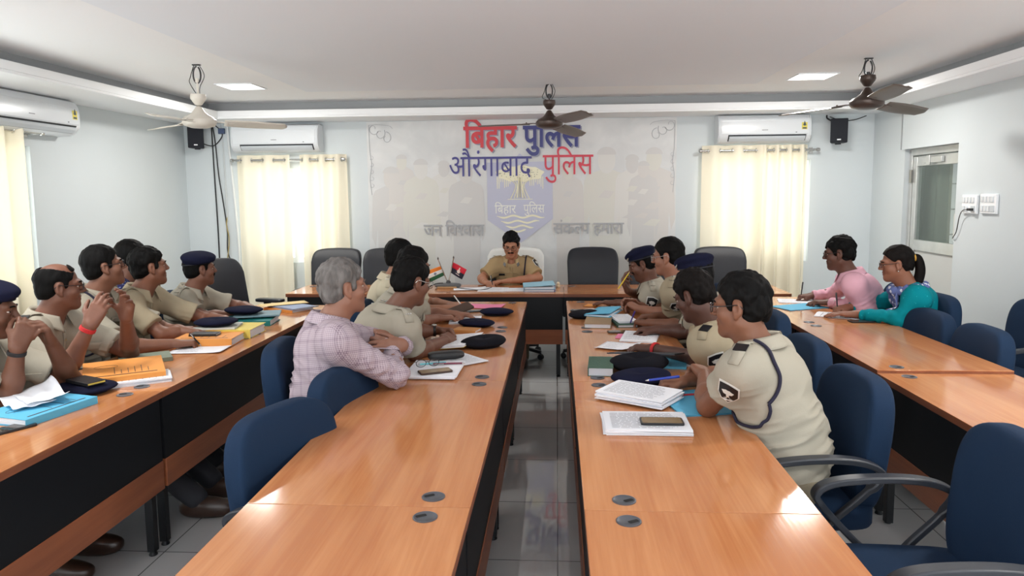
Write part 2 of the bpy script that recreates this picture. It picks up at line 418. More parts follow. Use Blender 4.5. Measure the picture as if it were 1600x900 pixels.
curtain_panel('yellowish cream curtain on the left side wall at the photo edge', XL + .10, .75, 2.175, .35, 4.83, 4, 15, PI / 2, amp=.045)
# ------------------------------------------------------------------ wall mural with lettering and emblem
def glyph(ch, bold=0.0, cut=None):
    """one letter as (verts, faces) from the built-in font; cut = keep only x below this"""
    c = bpy.data.curves.new('t', 'FONT'); c.body = ch; c.resolution_u = 3; c.offset = bold
    o = bpy.data.objects.new('t', c); COL.objects.link(o); bpy.context.view_layer.update()
    me = bpy.data.meshes.new_from_object(o.evaluated_get(bpy.context.evaluated_depsgraph_get()))
    bm = bmesh.new(); bm.from_mesh(me)
    if cut is not None:
        bmesh.ops.bisect_plane(bm, geom=bm.verts[:] + bm.edges[:] + bm.faces[:], plane_co=(cut, 0, 0), plane_no=(1, 0, 0), clear_outer=True)
    bm.verts.index_update()
    out = ([v.co.copy() for v in bm.verts], [[v.index for v in f.verts] for f in bm.faces]); bm.free()
    bpy.data.objects.remove(o); bpy.data.curves.remove(c); bpy.data.meshes.remove(me); return out
_adv = {}
def advance(ch):
    if ch not in _adv:
        q = max(v.x for v in glyph('\u092a')[0]); _adv[ch] = max(v.x for v in glyph(ch + '\u092a')[0]) - q
    return _adv[ch]
def lettering(chars, x0, x1, z0, z1, y, bold=0.0, dx=0, dz=0):
    """chars: visual-order list; an item (ch, cut, adv) is a half form. x0..x1 the word's width, z0 baseline, z1 top of head line"""
    mb = MB(); pen = 0; parts = []; lo, hi = 9e9, -9e9
    for i, it in enumerate(chars):
        ch, cut, adv = it if isinstance(it, tuple) else (it, None, None)
        vs, fs = glyph(ch, bold, cut)
        if vs:
            parts.append(([Vector((v.x + pen, v.y, .0003 * (i % 4))) for v in vs], fs))
            lo = min(lo, min(v.x + pen for v in vs)); hi = max(hi, max(v.x + pen for v in vs))
        pen += adv if adv is not None else advance(ch)
    sx = (x1 - x0) / (hi - lo); sz = (z1 - z0) / .632
    for vs, fs in parts:
        mb.add([(x0 + (v.x - lo) * sx + dx, y - v.z, z0 + v.y * sz + dz) for v in vs], fs)
    return mb
YW = YB - .002
mural = thing('wall_mural', 'pale printed wall mural with lettering and shield emblem behind the officer in the white-draped chair', 'mural', (0, 0, 0))
def mural_mat():
    m = bpy.data.materials.new('faded print'); m.use_nodes = True; N = m.node_tree.nodes; L = m.node_tree.links; b = N['Principled BSDF']
    tc = N.new('ShaderNodeTexCoord'); n = N.new('ShaderNodeTexNoise'); n.inputs['Scale'].default_value = 3.5; n.inputs['Detail'].default_value = 6; n.inputs['Distortion'].default_value = .6
    L.new(tc.outputs['Object'], n.inputs['Vector']); r = N.new('ShaderNodeValToRGB')
    r.color_ramp.elements[0].position = .35; r.color_ramp.elements[1].position = .68
    r.color_ramp.elements[0].color = lin(210, 212, 213); r.color_ramp.elements[1].color = lin(224, 225, 225)
    L.new(n.outputs['Fac'], r.inputs['Fac']); L.new(r.outputs['Color'], b.inputs['Base Color'])
    b.inputs['Roughness'].default_value = .45; b.inputs['Specular IOR Level'].default_value = .4
    return m
MB().box(-2.056, 1.264, YW - .002, YW, .55, 2.405).build('printed_sheet', mural_mat(), mural, smooth=False)
Yp = YW - .004
flat = lambda mb, pts, y: mb.add([(p[0], y, p[1]) for p in pts], [tuple(range(len(pts)))])
# ghostly marching figures: several pale tones, each a head, a cap and a long body
tones = [mat('print ghost light', (219, 218, 215), .5), mat('print ghost grey', (208, 207, 206), .5), mat('print ghost warm', (213, 210, 207), .5), mat('print ghost cream', (216, 215, 208), .5)]
rnd = random.Random(5)
figs = [(-1.80, 1.92, 1.1), (-1.68, 2.05, .75), (-1.47, 2.0, 1.0), (-1.22, 1.98, .8), (-.98, 1.95, 1.0), (.12, 1.95, .85), (.53, 2.10, 1.25), (.80, 2.02, .9), (.92, 1.95, .8), (1.03, 2.09, 1.1)]
for i, (x, zt, s) in enumerate(figs):
    fg = MB(); yy = Yp - .0004 * (i % 3)
    hw = .075 * s; hh = .11 * s
    fg.m((i + 1) % 4); flat(fg, [(x + .19*s*a, zt - hh*2.1 - b) for a, b in ((-1.0,.06),(-.85,.0),(-.3,-.05),(.3,-.05),(.85,0),(1.0,.06),(1.1,.5),(.9,.62),(.78,.42),(.72,1.15),(.1,1.2),(-.1,1.2),(-.72,1.15),(-.78,.42),(-.9,.62),(-1.1,.5))], yy)
    fg.m((i + 2) % 4); flat(fg, [(x + hw*math.cos(t), zt - hh + hh*math.sin(t)) for t in [2*PI*q/18 for q in range(18)]], yy - .0008)
    fg.m(1); flat(fg, [(x + hw*1.1*math.cos(t), zt - hh*.55 + hh*.6*math.sin(t)) for t in [PI*q/10 for q in range(11)]], yy - .0012)
    for k in range(3):
        zz = zt - hh*2.2 - .18*s - .16*s*k; fg.m((i + k) % 4); ww = .07*s
        flat(fg, [(x-ww-.02*k, zz), (x+ww*.3, zz-.012), (x+ww, zz+.05*s), (x-ww*.2, zz+.06*s)], yy - .0010)
    fg.build('ghost_figure', tones, mural, smooth=False)
# printed scroll work in the two upper corners
M_orn = mat('print scroll grey', (176, 178, 182), .5)
og = MB()
for sx, x0 in ((1, -2.03), (-1, 1.245)):
    for k in range(3):
        c = Vector((x0 + sx * (.05 + .07 * k), 0, 2.33 - .05 * k))
        pts = [(c.x + sx * (.012 + .008*q/4) * math.cos(q*.45 + k) * 1.6, Yp - .002, c.z + (.012 + .008*q/4) * math.sin(q*.45 + k) * 1.8) for q in range(14)]
        og.tube(pts, .003, 4)
    og.tube(bez([(x0, Yp - .002, 2.37), (x0 + sx*.004, Yp - .002, 2.1), (x0 + sx*.02, Yp - .002, 1.95), (x0, Yp - .002, 1.8), (x0 + sx*.015, Yp - .002, 1.62)], 6), .0028, 4)
    og.tube(bez([(x0, Yp - .002, 2.37), (x0 + sx*.1, Yp - .002, 2.375), (x0 + sx*.22, Yp - .002, 2.36), (x0 + sx*.26, Yp - .002, 2.33)], 6), .0028, 4)
    for k in range(5):
        cz = 2.02 - .075 * k; og.tube([(x0 + sx*(.02+.02*math.sin(q*.5)), Yp - .002, cz + .02*math.cos(q*.5)) for q in range(9)], .0022, 4)
og.build('corner_scrolls', M_orn, mural)
# shield emblem
Ye = Yp - .004
sh = MB()
outer = [(-.396, 2.05), (-.30, 1.958), (-.047, 1.962), (-.042, 1.346), (-.389, 1.09), (-.749, 1.335), (-.752, 1.955), (-.49, 1.955)]
flat(sh, outer[::-1], Ye)
M_shield = mat('print pale violet', (190, 192, 212), .45)
emb = sh.build('shield_emblem', M_shield, mural, smooth=False)
M_cream = mat('print cream', (240, 236, 208), .45)
tr = MB(); Yt = Ye - .0015
rnd = random.Random(2)
flat(tr, [(-.396 + .255*math.cos(t)*(1+.05*math.sin(7*t)), 1.835 + .085*math.sin(t)*(1+.1*math.sin(9*t+1))) for t in [2*PI*q/60 for q in range(60)]], Yt)
for k in range(26):
    x = -.64 + .49 * k / 25
    if -.50 < x < -.30: continue
    L = .05 + .08 * rnd.random(); flat(tr, [(x - .006, 1.80), (x - .0035, 1.80 - L), (x + .0035, 1.80 - L), (x + .006, 1.80)], Yt - .0003)
for s in (-1, 1):                                                    # trunk in strands with spreading boughs and roots
    for (a, b, c, w) in (((.015, 1.80), (.02, 1.68), (.03, 1.575), .014), ((.06, 1.79), (.03, 1.69), (.06, 1.57), .009), ((.13, 1.79), (.045, 1.71), (.10, 1.565), .008), ((.0, 1.79), (.0, 1.7), (.0, 1.58), .010)):
        tr.tube([Vector((-.396 + s * p.x, Yt - .001, p.z)) for p in bez([(a[0], 0, a[1]), (b[0], 0, b[1]), (c[0], 0, c[1])], 6)], w * .6, 5)
flat(tr, [(-.53, 1.557), (-.53, 1.563), (-.26, 1.563), (-.26, 1.557)], Yt - .0003)
tree = tr.build('banyan_tree', M_cream, emb, smooth=False)
dt = MB(); M_dot = mat('print dots', (150, 150, 130), .5)
for k in range(60):
    t = rnd.uniform(0, 2*PI); r = math.sqrt(rnd.random()) * .9
    x, z = -.396 + .25*r*math.cos(t), 1.838 + .075*r*math.sin(t); d = .0055
    flat(dt, [(x-d, z), (x, z-d), (x+d, z), (x, z+d)], Yt - .002)
dt.build('leaf_dots', M_dot, emb, smooth=False)
wv = MB()
for x0, x1, z in ((-.651, -.132, 1.372), (-.605, -.187, 1.317), (-.555, -.25, 1.265), (-.50, -.333, 1.222)):
    n = 24; cyc = 2.5 * (x1 - x0) / .52
    top = []; bot = []
    for i in range(n + 1):
        u = i / n; zz = z + .012 * math.sin(2*PI*cyc*u + 2.4); t = .010 * min(1, 6*u + .25, 6*(1-u) + .25)
        top.append((x0 + (x1-x0)*u, zz + t)); bot.append((x0 + (x1-x0)*u, zz - t))
    for i in range(n): flat(wv, [bot[i], bot[i+1], top[i+1], top[i]], Yt)
wv.build('waves', M_cream, emb, smooth=False)
BIHAR = ['ि', 'ब', 'ह', 'ा', 'र']; PULIS = ['प', 'ु', 'ि', 'ल', 'स']
M_white = mat('print white', (236, 236, 230), .45)
lettering(BIHAR, -.671, -.44, 1.41, 1.496, Yt - .001, .006).build('emblem_lettering', M_white, emb, smooth=False)
lettering(PULIS, -.36, -.131, 1.415, 1.50, Yt - .001, .006).build('emblem_lettering', M_white, emb, smooth=False)
M_red = mat('print red', (206, 44, 58), .4); M_navy = mat('print navy', (44, 48, 122), .4); M_shadow = mat('print drop tone', (150, 152, 170), .5)
M_viol = mat('print violet blue', (52, 46, 128), .4); M_red2 = mat('print crimson', (205, 40, 66), .4); M_grey = mat('print grey', (172, 173, 176), .5)
Yl = Yt - .004
lettering(BIHAR, -.999, -.423, 2.121, 2.335, Yl, .022, .014, -.012).build('lettering_shadow', M_shadow, mural, smooth=False)
lettering(PULIS, -.36, .253, 2.119, 2.335, Yl, .022, .014, -.012).build('lettering_shadow', M_shadow, mural, smooth=False)
o = lettering(BIHAR, -.999, -.423, 2.121, 2.335, Yl - .003, .022).build('lettering', M_red, mural, smooth=False); o['label'] = 'bold red word'
o = lettering(PULIS, -.36, .253, 2.119, 2.335, Yl - .003, .022).build('lettering', M_navy, mural, smooth=False); o['label'] = 'bold navy word'
o = lettering(['औ', 'र', 'ं', 'ग', 'ा', 'ब', 'ा', 'द'], -1.157, -.267, 1.81, 2.02, Yl - .003, .0).build('lettering', M_viol, mural, smooth=False); o['label'] = 'violet blue word'
o = lettering(PULIS, -.149, .389, 1.82, 2.03, Yl - .003, .0).build('lettering', M_red2, mural, smooth=False); o['label'] = 'crimson word'
lettering(['ज', 'न', ' ', 'ि', 'व', ('श', .50, .47), 'व', 'ा', 'स'], -1.452, -.786, 1.17, 1.29, Yl - .003, .012).build('lettering', M_grey, mural, smooth=False)['label'] = 'grey motto words'
lettering(['स', 'ं', 'क', ('ल', .50, .47), 'प', ' ', 'ह', 'म', 'ा', 'र', 'ा'], -.039, .72, 1.185, 1.30, Yl - .003, .012).build('lettering', M_grey, mural, smooth=False)['label'] = 'grey motto words'

# ------------------------------------------------------------------ ceiling fans
M_brown = mat('fan brown', (74, 60, 54), .35, .5, .3); M_blade = mat('fan blade brown', (112, 102, 96), .4, .5, .2)
M_fwhite = mat('fan cream', (214, 208, 198), .4); M_steel = mat('dark steel', (70, 70, 72), .4, .5, .6); M_wire = mat('black wire', (32, 33, 36), .6)
def fan(label, x, y, zh, ang, mb_, ml, R=.62, tilt=0.0):
    root = thing('ceiling_fan', label, 'ceiling fan', (x, y, zh), 0, 'ceiling fans')
    top = ZC - zh
    MB().box(-.03, .03, -.012, .012, top - .008, top).build('ceiling_plate', M_steel, root, bevel=.002)
    hk = MB(); hk.tube([(.028*math.cos(t), 0, top - .075 + .06*math.sin(t)) for t in [PI/2 + 2*PI*q/20*.93 for q in range(21)]], .006, 8)
    hk.build('hook', M_steel, root)
    MB().lathe([(.008, .17), (.008, top - .13), (.014, top - .13), (.014, top - .10)], 12).build('down_rod', M_steel if mb_ is M_brown else mb_, root)
    wr = MB(); wr.tube(bez([(.02, .0, top - .005), (.05, .01, top - .08), (.012, .012, top - .16), (.01, .008, .2)], 8), .0028, 6)
    wr.tube(bez([(-.02, .0, top - .005), (-.045, -.01, top - .09), (-.06, .005, top - .13), (-.012, .004, .2)], 8), .0028, 6); wr.build('wires', M_wire, root)
    MB().lathe([(.012, .12), (.025, .125), (.05, .16), (.056, .175), (.052, .2), (.012, .203)], 24).build('upper_cup', mb_, root)
    MB().lathe([(.012, .115), (.02, .11), (.045, .07), (.072, .05), (.10, .035), (.118, .015), (.118, -.01), (.105, -.028), (.06, -.042), (.02, -.046)], 32).build('motor_housing', mb_, root)
    for k in range(3):
        a = math.radians(ang + 120 * k); M = RX(math.radians(-tilt)) @ RZ(a)
        b = MB(); pitch = math.radians(14)
        def f(u, v):
            r = .17 + (R - .17) * u; wd = (.062 + .012 * math.sin(PI * min(1, u * 1.2))) * (1 if u < .93 else math.sqrt(max(.05, 1 - ((u - .93) / .075) ** 2)))
            q = (v - .5) * 2 * wd
            return M @ Vector((r, q * math.cos(pitch), -.012 * u - q * math.sin(pitch) - .006 * math.cos(PI * (v - .5))))
        b.grid(f, 20, 7); nb = len(b.v)
        o = b.build('blade', ml, root); s = o.modifiers.new('thick', 'SOLIDIFY'); s.thickness = .004
        ar = MB(); ar.strip([M @ Vector(p) for p in ((.08, 0, .0), (.14, 0, .004), (.19, 0, .0), (.24, 0, -.004))], .05, .006, (0, 0, 1), [.6, .7, 1.2, .9])
        for q in (-.014, .014): ar.lathe([(.006, 0), (.006, .006)], 8, M @ T(.2, q, .004))
        ar.build('blade_arm', mb_, o)
    return root
fan('cream ceiling fan left of centre, hung beside the left ceiling light', -2.626, 5.163, 2.165, 30, M_fwhite, M_fwhite)
fan('brown ceiling fan hung in front of the lettered wall', -.064, 6.309, 2.225, 61, M_brown, M_blade, tilt=5)
fan('brown ceiling fan on the right, near the right ceiling light', 2.27, 5.46, 2.255, 28, M_brown, M_blade, tilt=5)

# ------------------------------------------------------------------ ceiling lights
M_led = emit('lit diffuser', (1, .98, .95, 1), 5.0)
def panel_light(label, x, y):
    root = thing('ceiling_light', label, 'ceiling light', (x, y, ZC), 0, 'square ceiling lights')
    f = MB(); s = .165
    f.box(-s, s, -s, -s + .012, -.01, 0); f.box(-s, s, s - .012, s, -.01, 0); f.box(-s, -s + .012, -s + .012, s - .012, -.01, 0); f.box(s - .012, s, -s + .012, s - .012, -.01, 0)
    f.build('frame', M_frame, root, smooth=False)
    MB().box(-s + .012, s - .012, -s + .012, s - .012, -.006, -.001).build('diffuser', M_led, root, smooth=False)
    l = bpy.data.lights.new('panel_lamp', 'AREA'); l.shape = 'SQUARE'; l.size = .3; l.energy = LAMP_POWER; l.color = (1, .97, .92)
    lo = bpy.data.objects.new('panel_lamp', l); COL.objects.link(lo); lo.location = (0, 0, -.014); lo.parent = root
    return root
panel_light('lit square ceiling light on the left, behind the cream fan', -2.76, 6.2)
panel_light('lit square ceiling light on the right, behind the brown fan', 2.14, 6.24)
for y, w_ in ((2.9, 'over the nearer tables'), (.7, 'near the open end of the room')):
    panel_light('lit square ceiling light on the left side ' + w_, -2.76, y); panel_light('lit square ceiling light on the right side ' + w_, 2.14, y)
panel_light('lit square ceiling light over the middle of the centre aisle', -.3, 2.6); panel_light('lit square ceiling light over the near end of the centre aisle', -.3, .4)

# ------------------------------------------------------------------ split air conditioners
M_ac = mat('ac white', (222, 226, 230), .22, .5); M_slot = mat('ac slot dark', (38, 42, 48), .5); M_acg = mat('ac vane grey', (196, 202, 208), .3)
M_yel = mat('sticker yellow', (222, 206, 92), .5); M_blu = mat('sticker dark', (70, 84, 90), .5)
def air_con(label, loc, rz, Wd, Hh, sticker):
    D = .2; root = thing('air_conditioner', label, 'air conditioner', loc, rz, 'wall mounted air conditioners')   # local: back at y=0, front at -D, z=0 bottom
    prof = [(0, 0), (0, Hh), (-.13, Hh), (-.165, Hh - .012), (-D + .008, Hh - .06), (-D, Hh - .12), (-D, .085), (-D + .012, .06), (-.155, .022), (-.11, 0)]
    M = Matrix(((0, 0, 1, 0), (1, 0, 0, 0), (0, 1, 0, 0), (0, 0, 0, 1)))
    MB().prism(prof, -Wd/2 + .012, Wd/2 - .012, M).build('housing', M_ac, root, bevel=.006)
    for s in (-1, 1):
        x = s * (Wd/2 - .012); MB().prism(prof, x, x + s*.012, M).build('end_cap', M_ac, root, bevel=.005) if s > 0 else MB().prism(prof, x - .012, x, M).build('end_cap', M_ac, root, bevel=.005)
    fp = MB(); fp.prism([(-D + .006, Hh - .06), (-D - .006, Hh - .12), (-D - .006, .09), (-D + .004, .088), (-D + .004, Hh - .062)][::-1], -Wd/2 + .03, Wd/2 - .03, M)
    fp.build('front_panel', M_ac, root, bevel=.002)
    MB().prism([(-D - .0005, .082), (-D + .012, .055), (-.158, .02), (-.15, .03), (-D + .02, .075)], -Wd/2 + .10, Wd/2 - .05, M).build('air_outlet', M_slot, root, smooth=False)
    v = MB(); v.prism([(-D - .004, .064), (-D + .004, .045), (-.168, .02), (-.163, .025), (-D + .012, .05), (-D + .002, .068)], -Wd/2 + .11, Wd/2 - .06, M); v.build('air_vane', M_acg, root, smooth=False)
    fins = MB()
    for k in range(14):
        x = -Wd/2 + .13 + k * (Wd - .22) / 13; fins.prism([(-D + .004, .078), (-D + .014, .055), (-.16, .024), (-.15, .034)], x, x + .002, M)
    fins.build('outlet_fins', M_acg, root, smooth=False)
    MB().box(-.03, .03, -D - .0075, -D - .005, .125, .131).build('badge', mat('badge grey', (120, 122, 126), .3, .5, .5), root, smooth=False)
    MB().box(Wd/2 - .16, Wd/2 - .145, -D - .0075, -D - .005, .10, .106).build('indicator', M_slot, root, smooth=False)
    if sticker:
        x = Wd/2 - .10
        s1 = MB(); s1.m(0).box(x, x + .055, -D - .0078, -D - .005, .13, .20); s1.m(1).box(x + .008, x + .047, -D - .0084, -D - .006, .135, .15); s1.m(1).prism([(x + .01, .17), (x + .045, .17), (x + .0275, .215)], D + .0065, D + .0084, RX(PI/2)); s1.m(1).box(x + .02, x + .035, -D - .0084, -D - .006, .165, .172)
        s1.build('rating_sticker', [M_yel, M_blu], root, smooth=False)
    return root
air_con('white split air conditioner on the back wall above the left curtains', (-3.01, YB, 2.085), 0, .95, .295, False)
air_con('white split air conditioner with yellow rating sticker above the right back curtains', (2.12, YB, 2.115), 0, .93, .29, True)
air_con('large white split air conditioner on the left side wall', (XL, 5.14, 2.118), PI/2, 1.10, .288, True)

# ------------------------------------------------------------------ wall speakers
M_spk = mat('speaker black', (30, 33, 42), .6); M_grille = mat('speaker grille', (24, 27, 36), .8, bump=.4, bscale=300)
def speaker(label, loc, rz):
    root = thing('wall_speaker', label, 'speaker', loc, rz, 'black wall speakers')
    w_, h_, d_ = .165, .245, .15
    MB().prism([(-w_/2, -d_), (w_/2, -d_), (w_/2*.72, 0), (-w_/2*.72, 0)], 0, h_).build('cabinet', M_spk, root, bevel=.008)
    MB().box(-w_/2 + .006, w_/2 - .006, -d_ - .008, -d_ + .001, .006, h_ - .006).build('grille', M_grille, root, bevel=.006)
    MB().box(-.018, .018, -d_ - .0095, -d_ - .007, .026, .038).build('badge', M_frame, root, smooth=False)
    b = MB(); b.box(-.02, .02, 0, .05, .10, .13); b.box(-.03, .03, .045, .055, .07, .17); b.lathe([(.03, -.012), (.03, 0)], 16, T(0, -.06, 0)); b.build('bracket', M_spk, root, bevel=.003)
    return root
speaker('black wall speaker in the left back corner beside hanging cables', (-3.915, YB - .055, 2.14), math.radians(18))
speaker('black wall speaker on the back wall right of the right air conditioner', (2.90, YB - .055, 2.105), math.radians(-16))
def cable(label, pts, r, m, name='wall_cable', group=None, n=8):
    o = MB().tube(bez(pts, n), r, 8).build(name, m); tag(o, label, 'cable', group); return o
yw = YB - .008
cable('straight black cable running down the wall beside the left speaker', [(-3.78, yw, 2.40), (-3.775, yw, 1.9), (-3.765, yw, 1.2), (-3.77, yw, .5), (-3.77, yw, .12)], .0075, M_wire)
cable('wavy black cable running down the wall, tied below the left speaker', [(-3.765, yw - .01, 2.40), (-3.74, yw - .012, 2.2), (-3.72, yw - .012, 1.85), (-3.69, yw - .012, 1.6), (-3.655, yw - .012, 1.25), (-3.66, yw - .012, 1.0), (-3.59, yw - .012, .75), (-3.60, yw - .012, .3)], .0065, M_wire)
cable('black speaker lead looping from the left speaker', [(-3.86, YB - .12, 2.20), (-3.76, yw - .03, 2.17), (-3.67, yw - .02, 2.25), (-3.66, yw - .015, 2.32), (-3.73, yw - .01, 2.39)], .006, M_wire)
cable('black lead hanging from the ceiling edge to the right speaker', [(2.80, YB - .01, 2.40), (2.80, YB - .02, 2.37), (2.83, YB - .05, 2.34), (2.86, YB - .09, 2.30)], .008, M_wire)
cable('thin black wire drooping from the right speaker towards the corner', [(2.83, YB - .01, 2.385), (2.95, yw, 2.345), (3.08, yw, 2.35), (3.20, yw, 2.39)], .0045, M_wire)
M_pvc = mat('white pvc', (222, 224, 224), .4)
cable('thick white plastic pipe on the back wall left of the curtains', [(-3.60, yw, 2.40), (-3.595, yw, 2.2), (-3.56, yw, 1.6), (-3.535, yw, 1.0), (-3.53, yw, .1)], .013, M_pvc, 'wall_pipe')
cable('thin grey white conduit on the back wall beside the black cables', [(-3.665, yw, 2.40), (-3.655, yw, 1.9), (-3.65, yw, 1.35)], .009, mat('grey pvc', (196, 200, 202), .4), 'wall_pipe')
cable('yellowish twisted wire hanging below the thin conduit', [(-3.65, yw, 1.40), (-3.655, yw - .02, 1.30), (-3.635, yw - .02, 1.15), (-3.66, yw - .02, .95), (-3.69, yw - .02, .75), (-3.74, yw - .02, .55)], .006, mat('old yellow wire', (166, 148, 96), .6))
MB().box(-3.70, -3.63, YB - .03, YB, 2.30, 2.36).build('junction_box', mat('junction box blue', (70, 86, 118), .5), None, bevel=.004); tag(bpy.data.objects['junction_box'], 'small blue grey junction box at the top of the white wall pipes', 'junction box')
sk = thing('wall_socket', 'small white wall socket plate low on the back wall behind the corner chair', 'socket', (-3.62, YB, .62))
MB().box(-.05, .05, -.012, 0, -.045, .045).build('plate', M_pvc, sk, bevel=.004)
MB().box(-.02, .02, -.015, -.011, -.02, .02).build('socket', M_acg, sk, bevel=.002)

# ------------------------------------------------------------------ switchboards on the right wall
def switchboard(label, y, z, rows):
    root = thing('switchboard', label, 'switchboard', (XR, y, z), 0, 'white switchboards')
    MB().box(-.022, 0, -.10, .10, -.075, .075).build('plate', M_frame, root, bevel=.005)
    for r, n in enumerate(rows):
        for k in range(n):
            yy = .07 - .042 * k; zz = .034 - .07 * r
            MB().box(-.03, -.02, yy - .015, yy + .015, zz - .022, zz + .022).build('switch', M_ac, root, bevel=.003)
    sck = MB(); sck.box(-.027, -.02, -.085, -.03, -.06, -.012)
    sck.build('socket', M_acg, root, bevel=.003)
    return root
switchboard('white switchboard beside the door with a plugged-in cord', 5.83, 1.505, (4, 2))
switchboard('white switchboard farther from the door, nothing plugged in', 5.585, 1.512, (4, 3))
pl = thing('plug_cord', 'black plug with a thin grey cord hanging from the switchboard to the door handle', 'power cord', (0, 0, 0))
MB().box(XR - .06, XR - .024, 5.755, 5.795, 1.455, 1.475).build('plug', M_wire, pl, bevel=.004)
MB().tube(bez([(XR - .05, 5.79, 1.462), (XR - .045, 5.87, 1.455), (XR - .03, 5.94, 1.40), (XR - .02, 5.99, 1.28), (XR - .015, 6.05, 1.225), (XR + .04, 6.11, 1.24)], 8), .0035, 6).build('cord', M_steel, pl)
cable('thin grey line standing in for the shadowed edge of the right wall above the far side of the door opening', [(XR - .003, 7.03, 2.0), (XR - .003, 7.03, 2.41)], .006, mat('edge shadow grey', (150, 154, 156), .5), 'wall_edge_line')  # thin tube added to draw the shadow line at the wall edge
# ------------------------------------------------------------------ conference tables
M_top = wood('table laminate', lin(198, 138, 92), lin(178, 114, 72), .12, 0)
M_edge = wood('table edge', lin(150, 90, 62), lin(126, 74, 52), .35, 0)
M_band = wood('table apron wood', lin(160, 92, 58), lin(134, 74, 46), .4, 0)
M_black = mat('table black board', (15, 17, 21), .5, .3)
M_post = mat('black steel post', (28, 29, 32), .4, .5, .4)
M_grom = mat('grommet grey', (92, 95, 102), .35, .5, .4); M_hole = mat('grommet hole', (8, 8, 9), .8)
ZT = .75
def table(label, x0, x1, y0, y1, front, group, gr=.115, gy=.065, dz=0.0, skip=()):
    """front: side of the modesty board ('+x','-x','-y')"""
    if front == '-y': cx, cy, L, W, rz = (x0+x1)/2, (y0+y1)/2, x1-x0, y1-y0, 0
    else: cx, cy, L, W, rz = (x0+x1)/2, (y0+y1)/2, y1-y0, x1-x0, (PI/2 if front == '+x' else -PI/2)
    root = thing('conference_table', label, 'table', (cx, cy, dz), rz, group)
    g = .0015; a, b = -L/2 + g, L/2 - g
    MB().box(a, b, -W/2, W/2, ZT - .004, ZT).build('tabletop', M_top, root, bevel=.0015)
    MB().box(a + .0005, b - .0005, -W/2 + .0005, W/2 - .0005, ZT - .03, ZT - .004).build('edge_band', M_edge, root, smooth=False)
    MB().box(a + .01, b - .01, -W/2 + .012, -W/2 + .03, .43, ZT - .03).build('modesty_panel', M_black, root, smooth=False)
    MB().box(a + .01, b - .01, -W/2 + .008, -W/2 + .03, .30, .43).build('wood_apron', M_band, root, bevel=.002)
    for sx in (-1, 1):
        for sy in (-1, 1):
            x = sx * (L/2 - .05); y = sy * (W/2 - .06)
            lg = MB(); lg.box(x - .018, x + .018, y - .018, y + .018, .02, ZT - .03); lg.lathe([(.018, 0), (.02, .004), (.012, .02)], 10, T(x, y, 0)); lg.build('leg', M_post, root, bevel=.003)
        y = -W/2 + gr; x = sx * (L/2 - gy)
        if (sx in skip): continue
        gm = MB(); M = T(x, y, ZT)
        gm.m(0).lathe([(.034, -.001), (.034, .0022), (.031, .0032), (.030, .0024), (.004, .0024)], 28, M)
        gm.m(1).prism(rrect(.014, .03, .004, 3), .0025, .003, M @ T(.004, .012, 0) @ RZ(.5))
        gm.build('cable_grommet', [M_grom, M_hole], root)
    return root
lab = lambda base, k: base % (['far end', 'second from the far end', 'third from the far end', 'nearest'][k])
for nm, x0, x1, ys, fr, gr in (('left', -2.415, -1.775, [5.5, 4.26, 3.02, 1.78, .54], '+x', .135), ('inner left', -.883, -.243, [5.68, 4.50, 3.24, 1.89, .63], '+x', .115),
                               ('inner right', .074, .714, [5.73, 4.50, 3.24, 1.89, .63], '-x', .115)):
    for k in range(4):
        table('orange brown wooden conference table, %s of the %s row' % (['the far end', 'second from the far end', 'third from the far end', 'the nearest'][k], nm), x0, x1, ys[k+1], ys[k], fr, nm + ' row of tables', gr)
ys = [5.96, 4.72, 3.49, 2.25, 1.01]
for k in range(4):
    table('orange brown wooden conference table, %s of the right side row' % ['the far end', 'second from the far end', 'third from the far end', 'the nearest'][k], 1.555, 2.195, ys[k+1], ys[k], '-x', 'right side row of tables', .12, dz=0 if k < 2 else -.015)
for k, (a, b) in enumerate(((-2.42, -1.18), (-1.18, .06), (.06, 1.03), (1.03, 2.0))):
    table('orange brown head table at the back, %s' % ['at the left end', 'holding the flags and the writing officer', 'before the empty middle chair', 'at the right end'][k], a, b, 6.14, 6.76, '-y', 'head tables along the back', .50, .08, skip=((1,), (-1, 1), (1,), (-1, 1))[k])

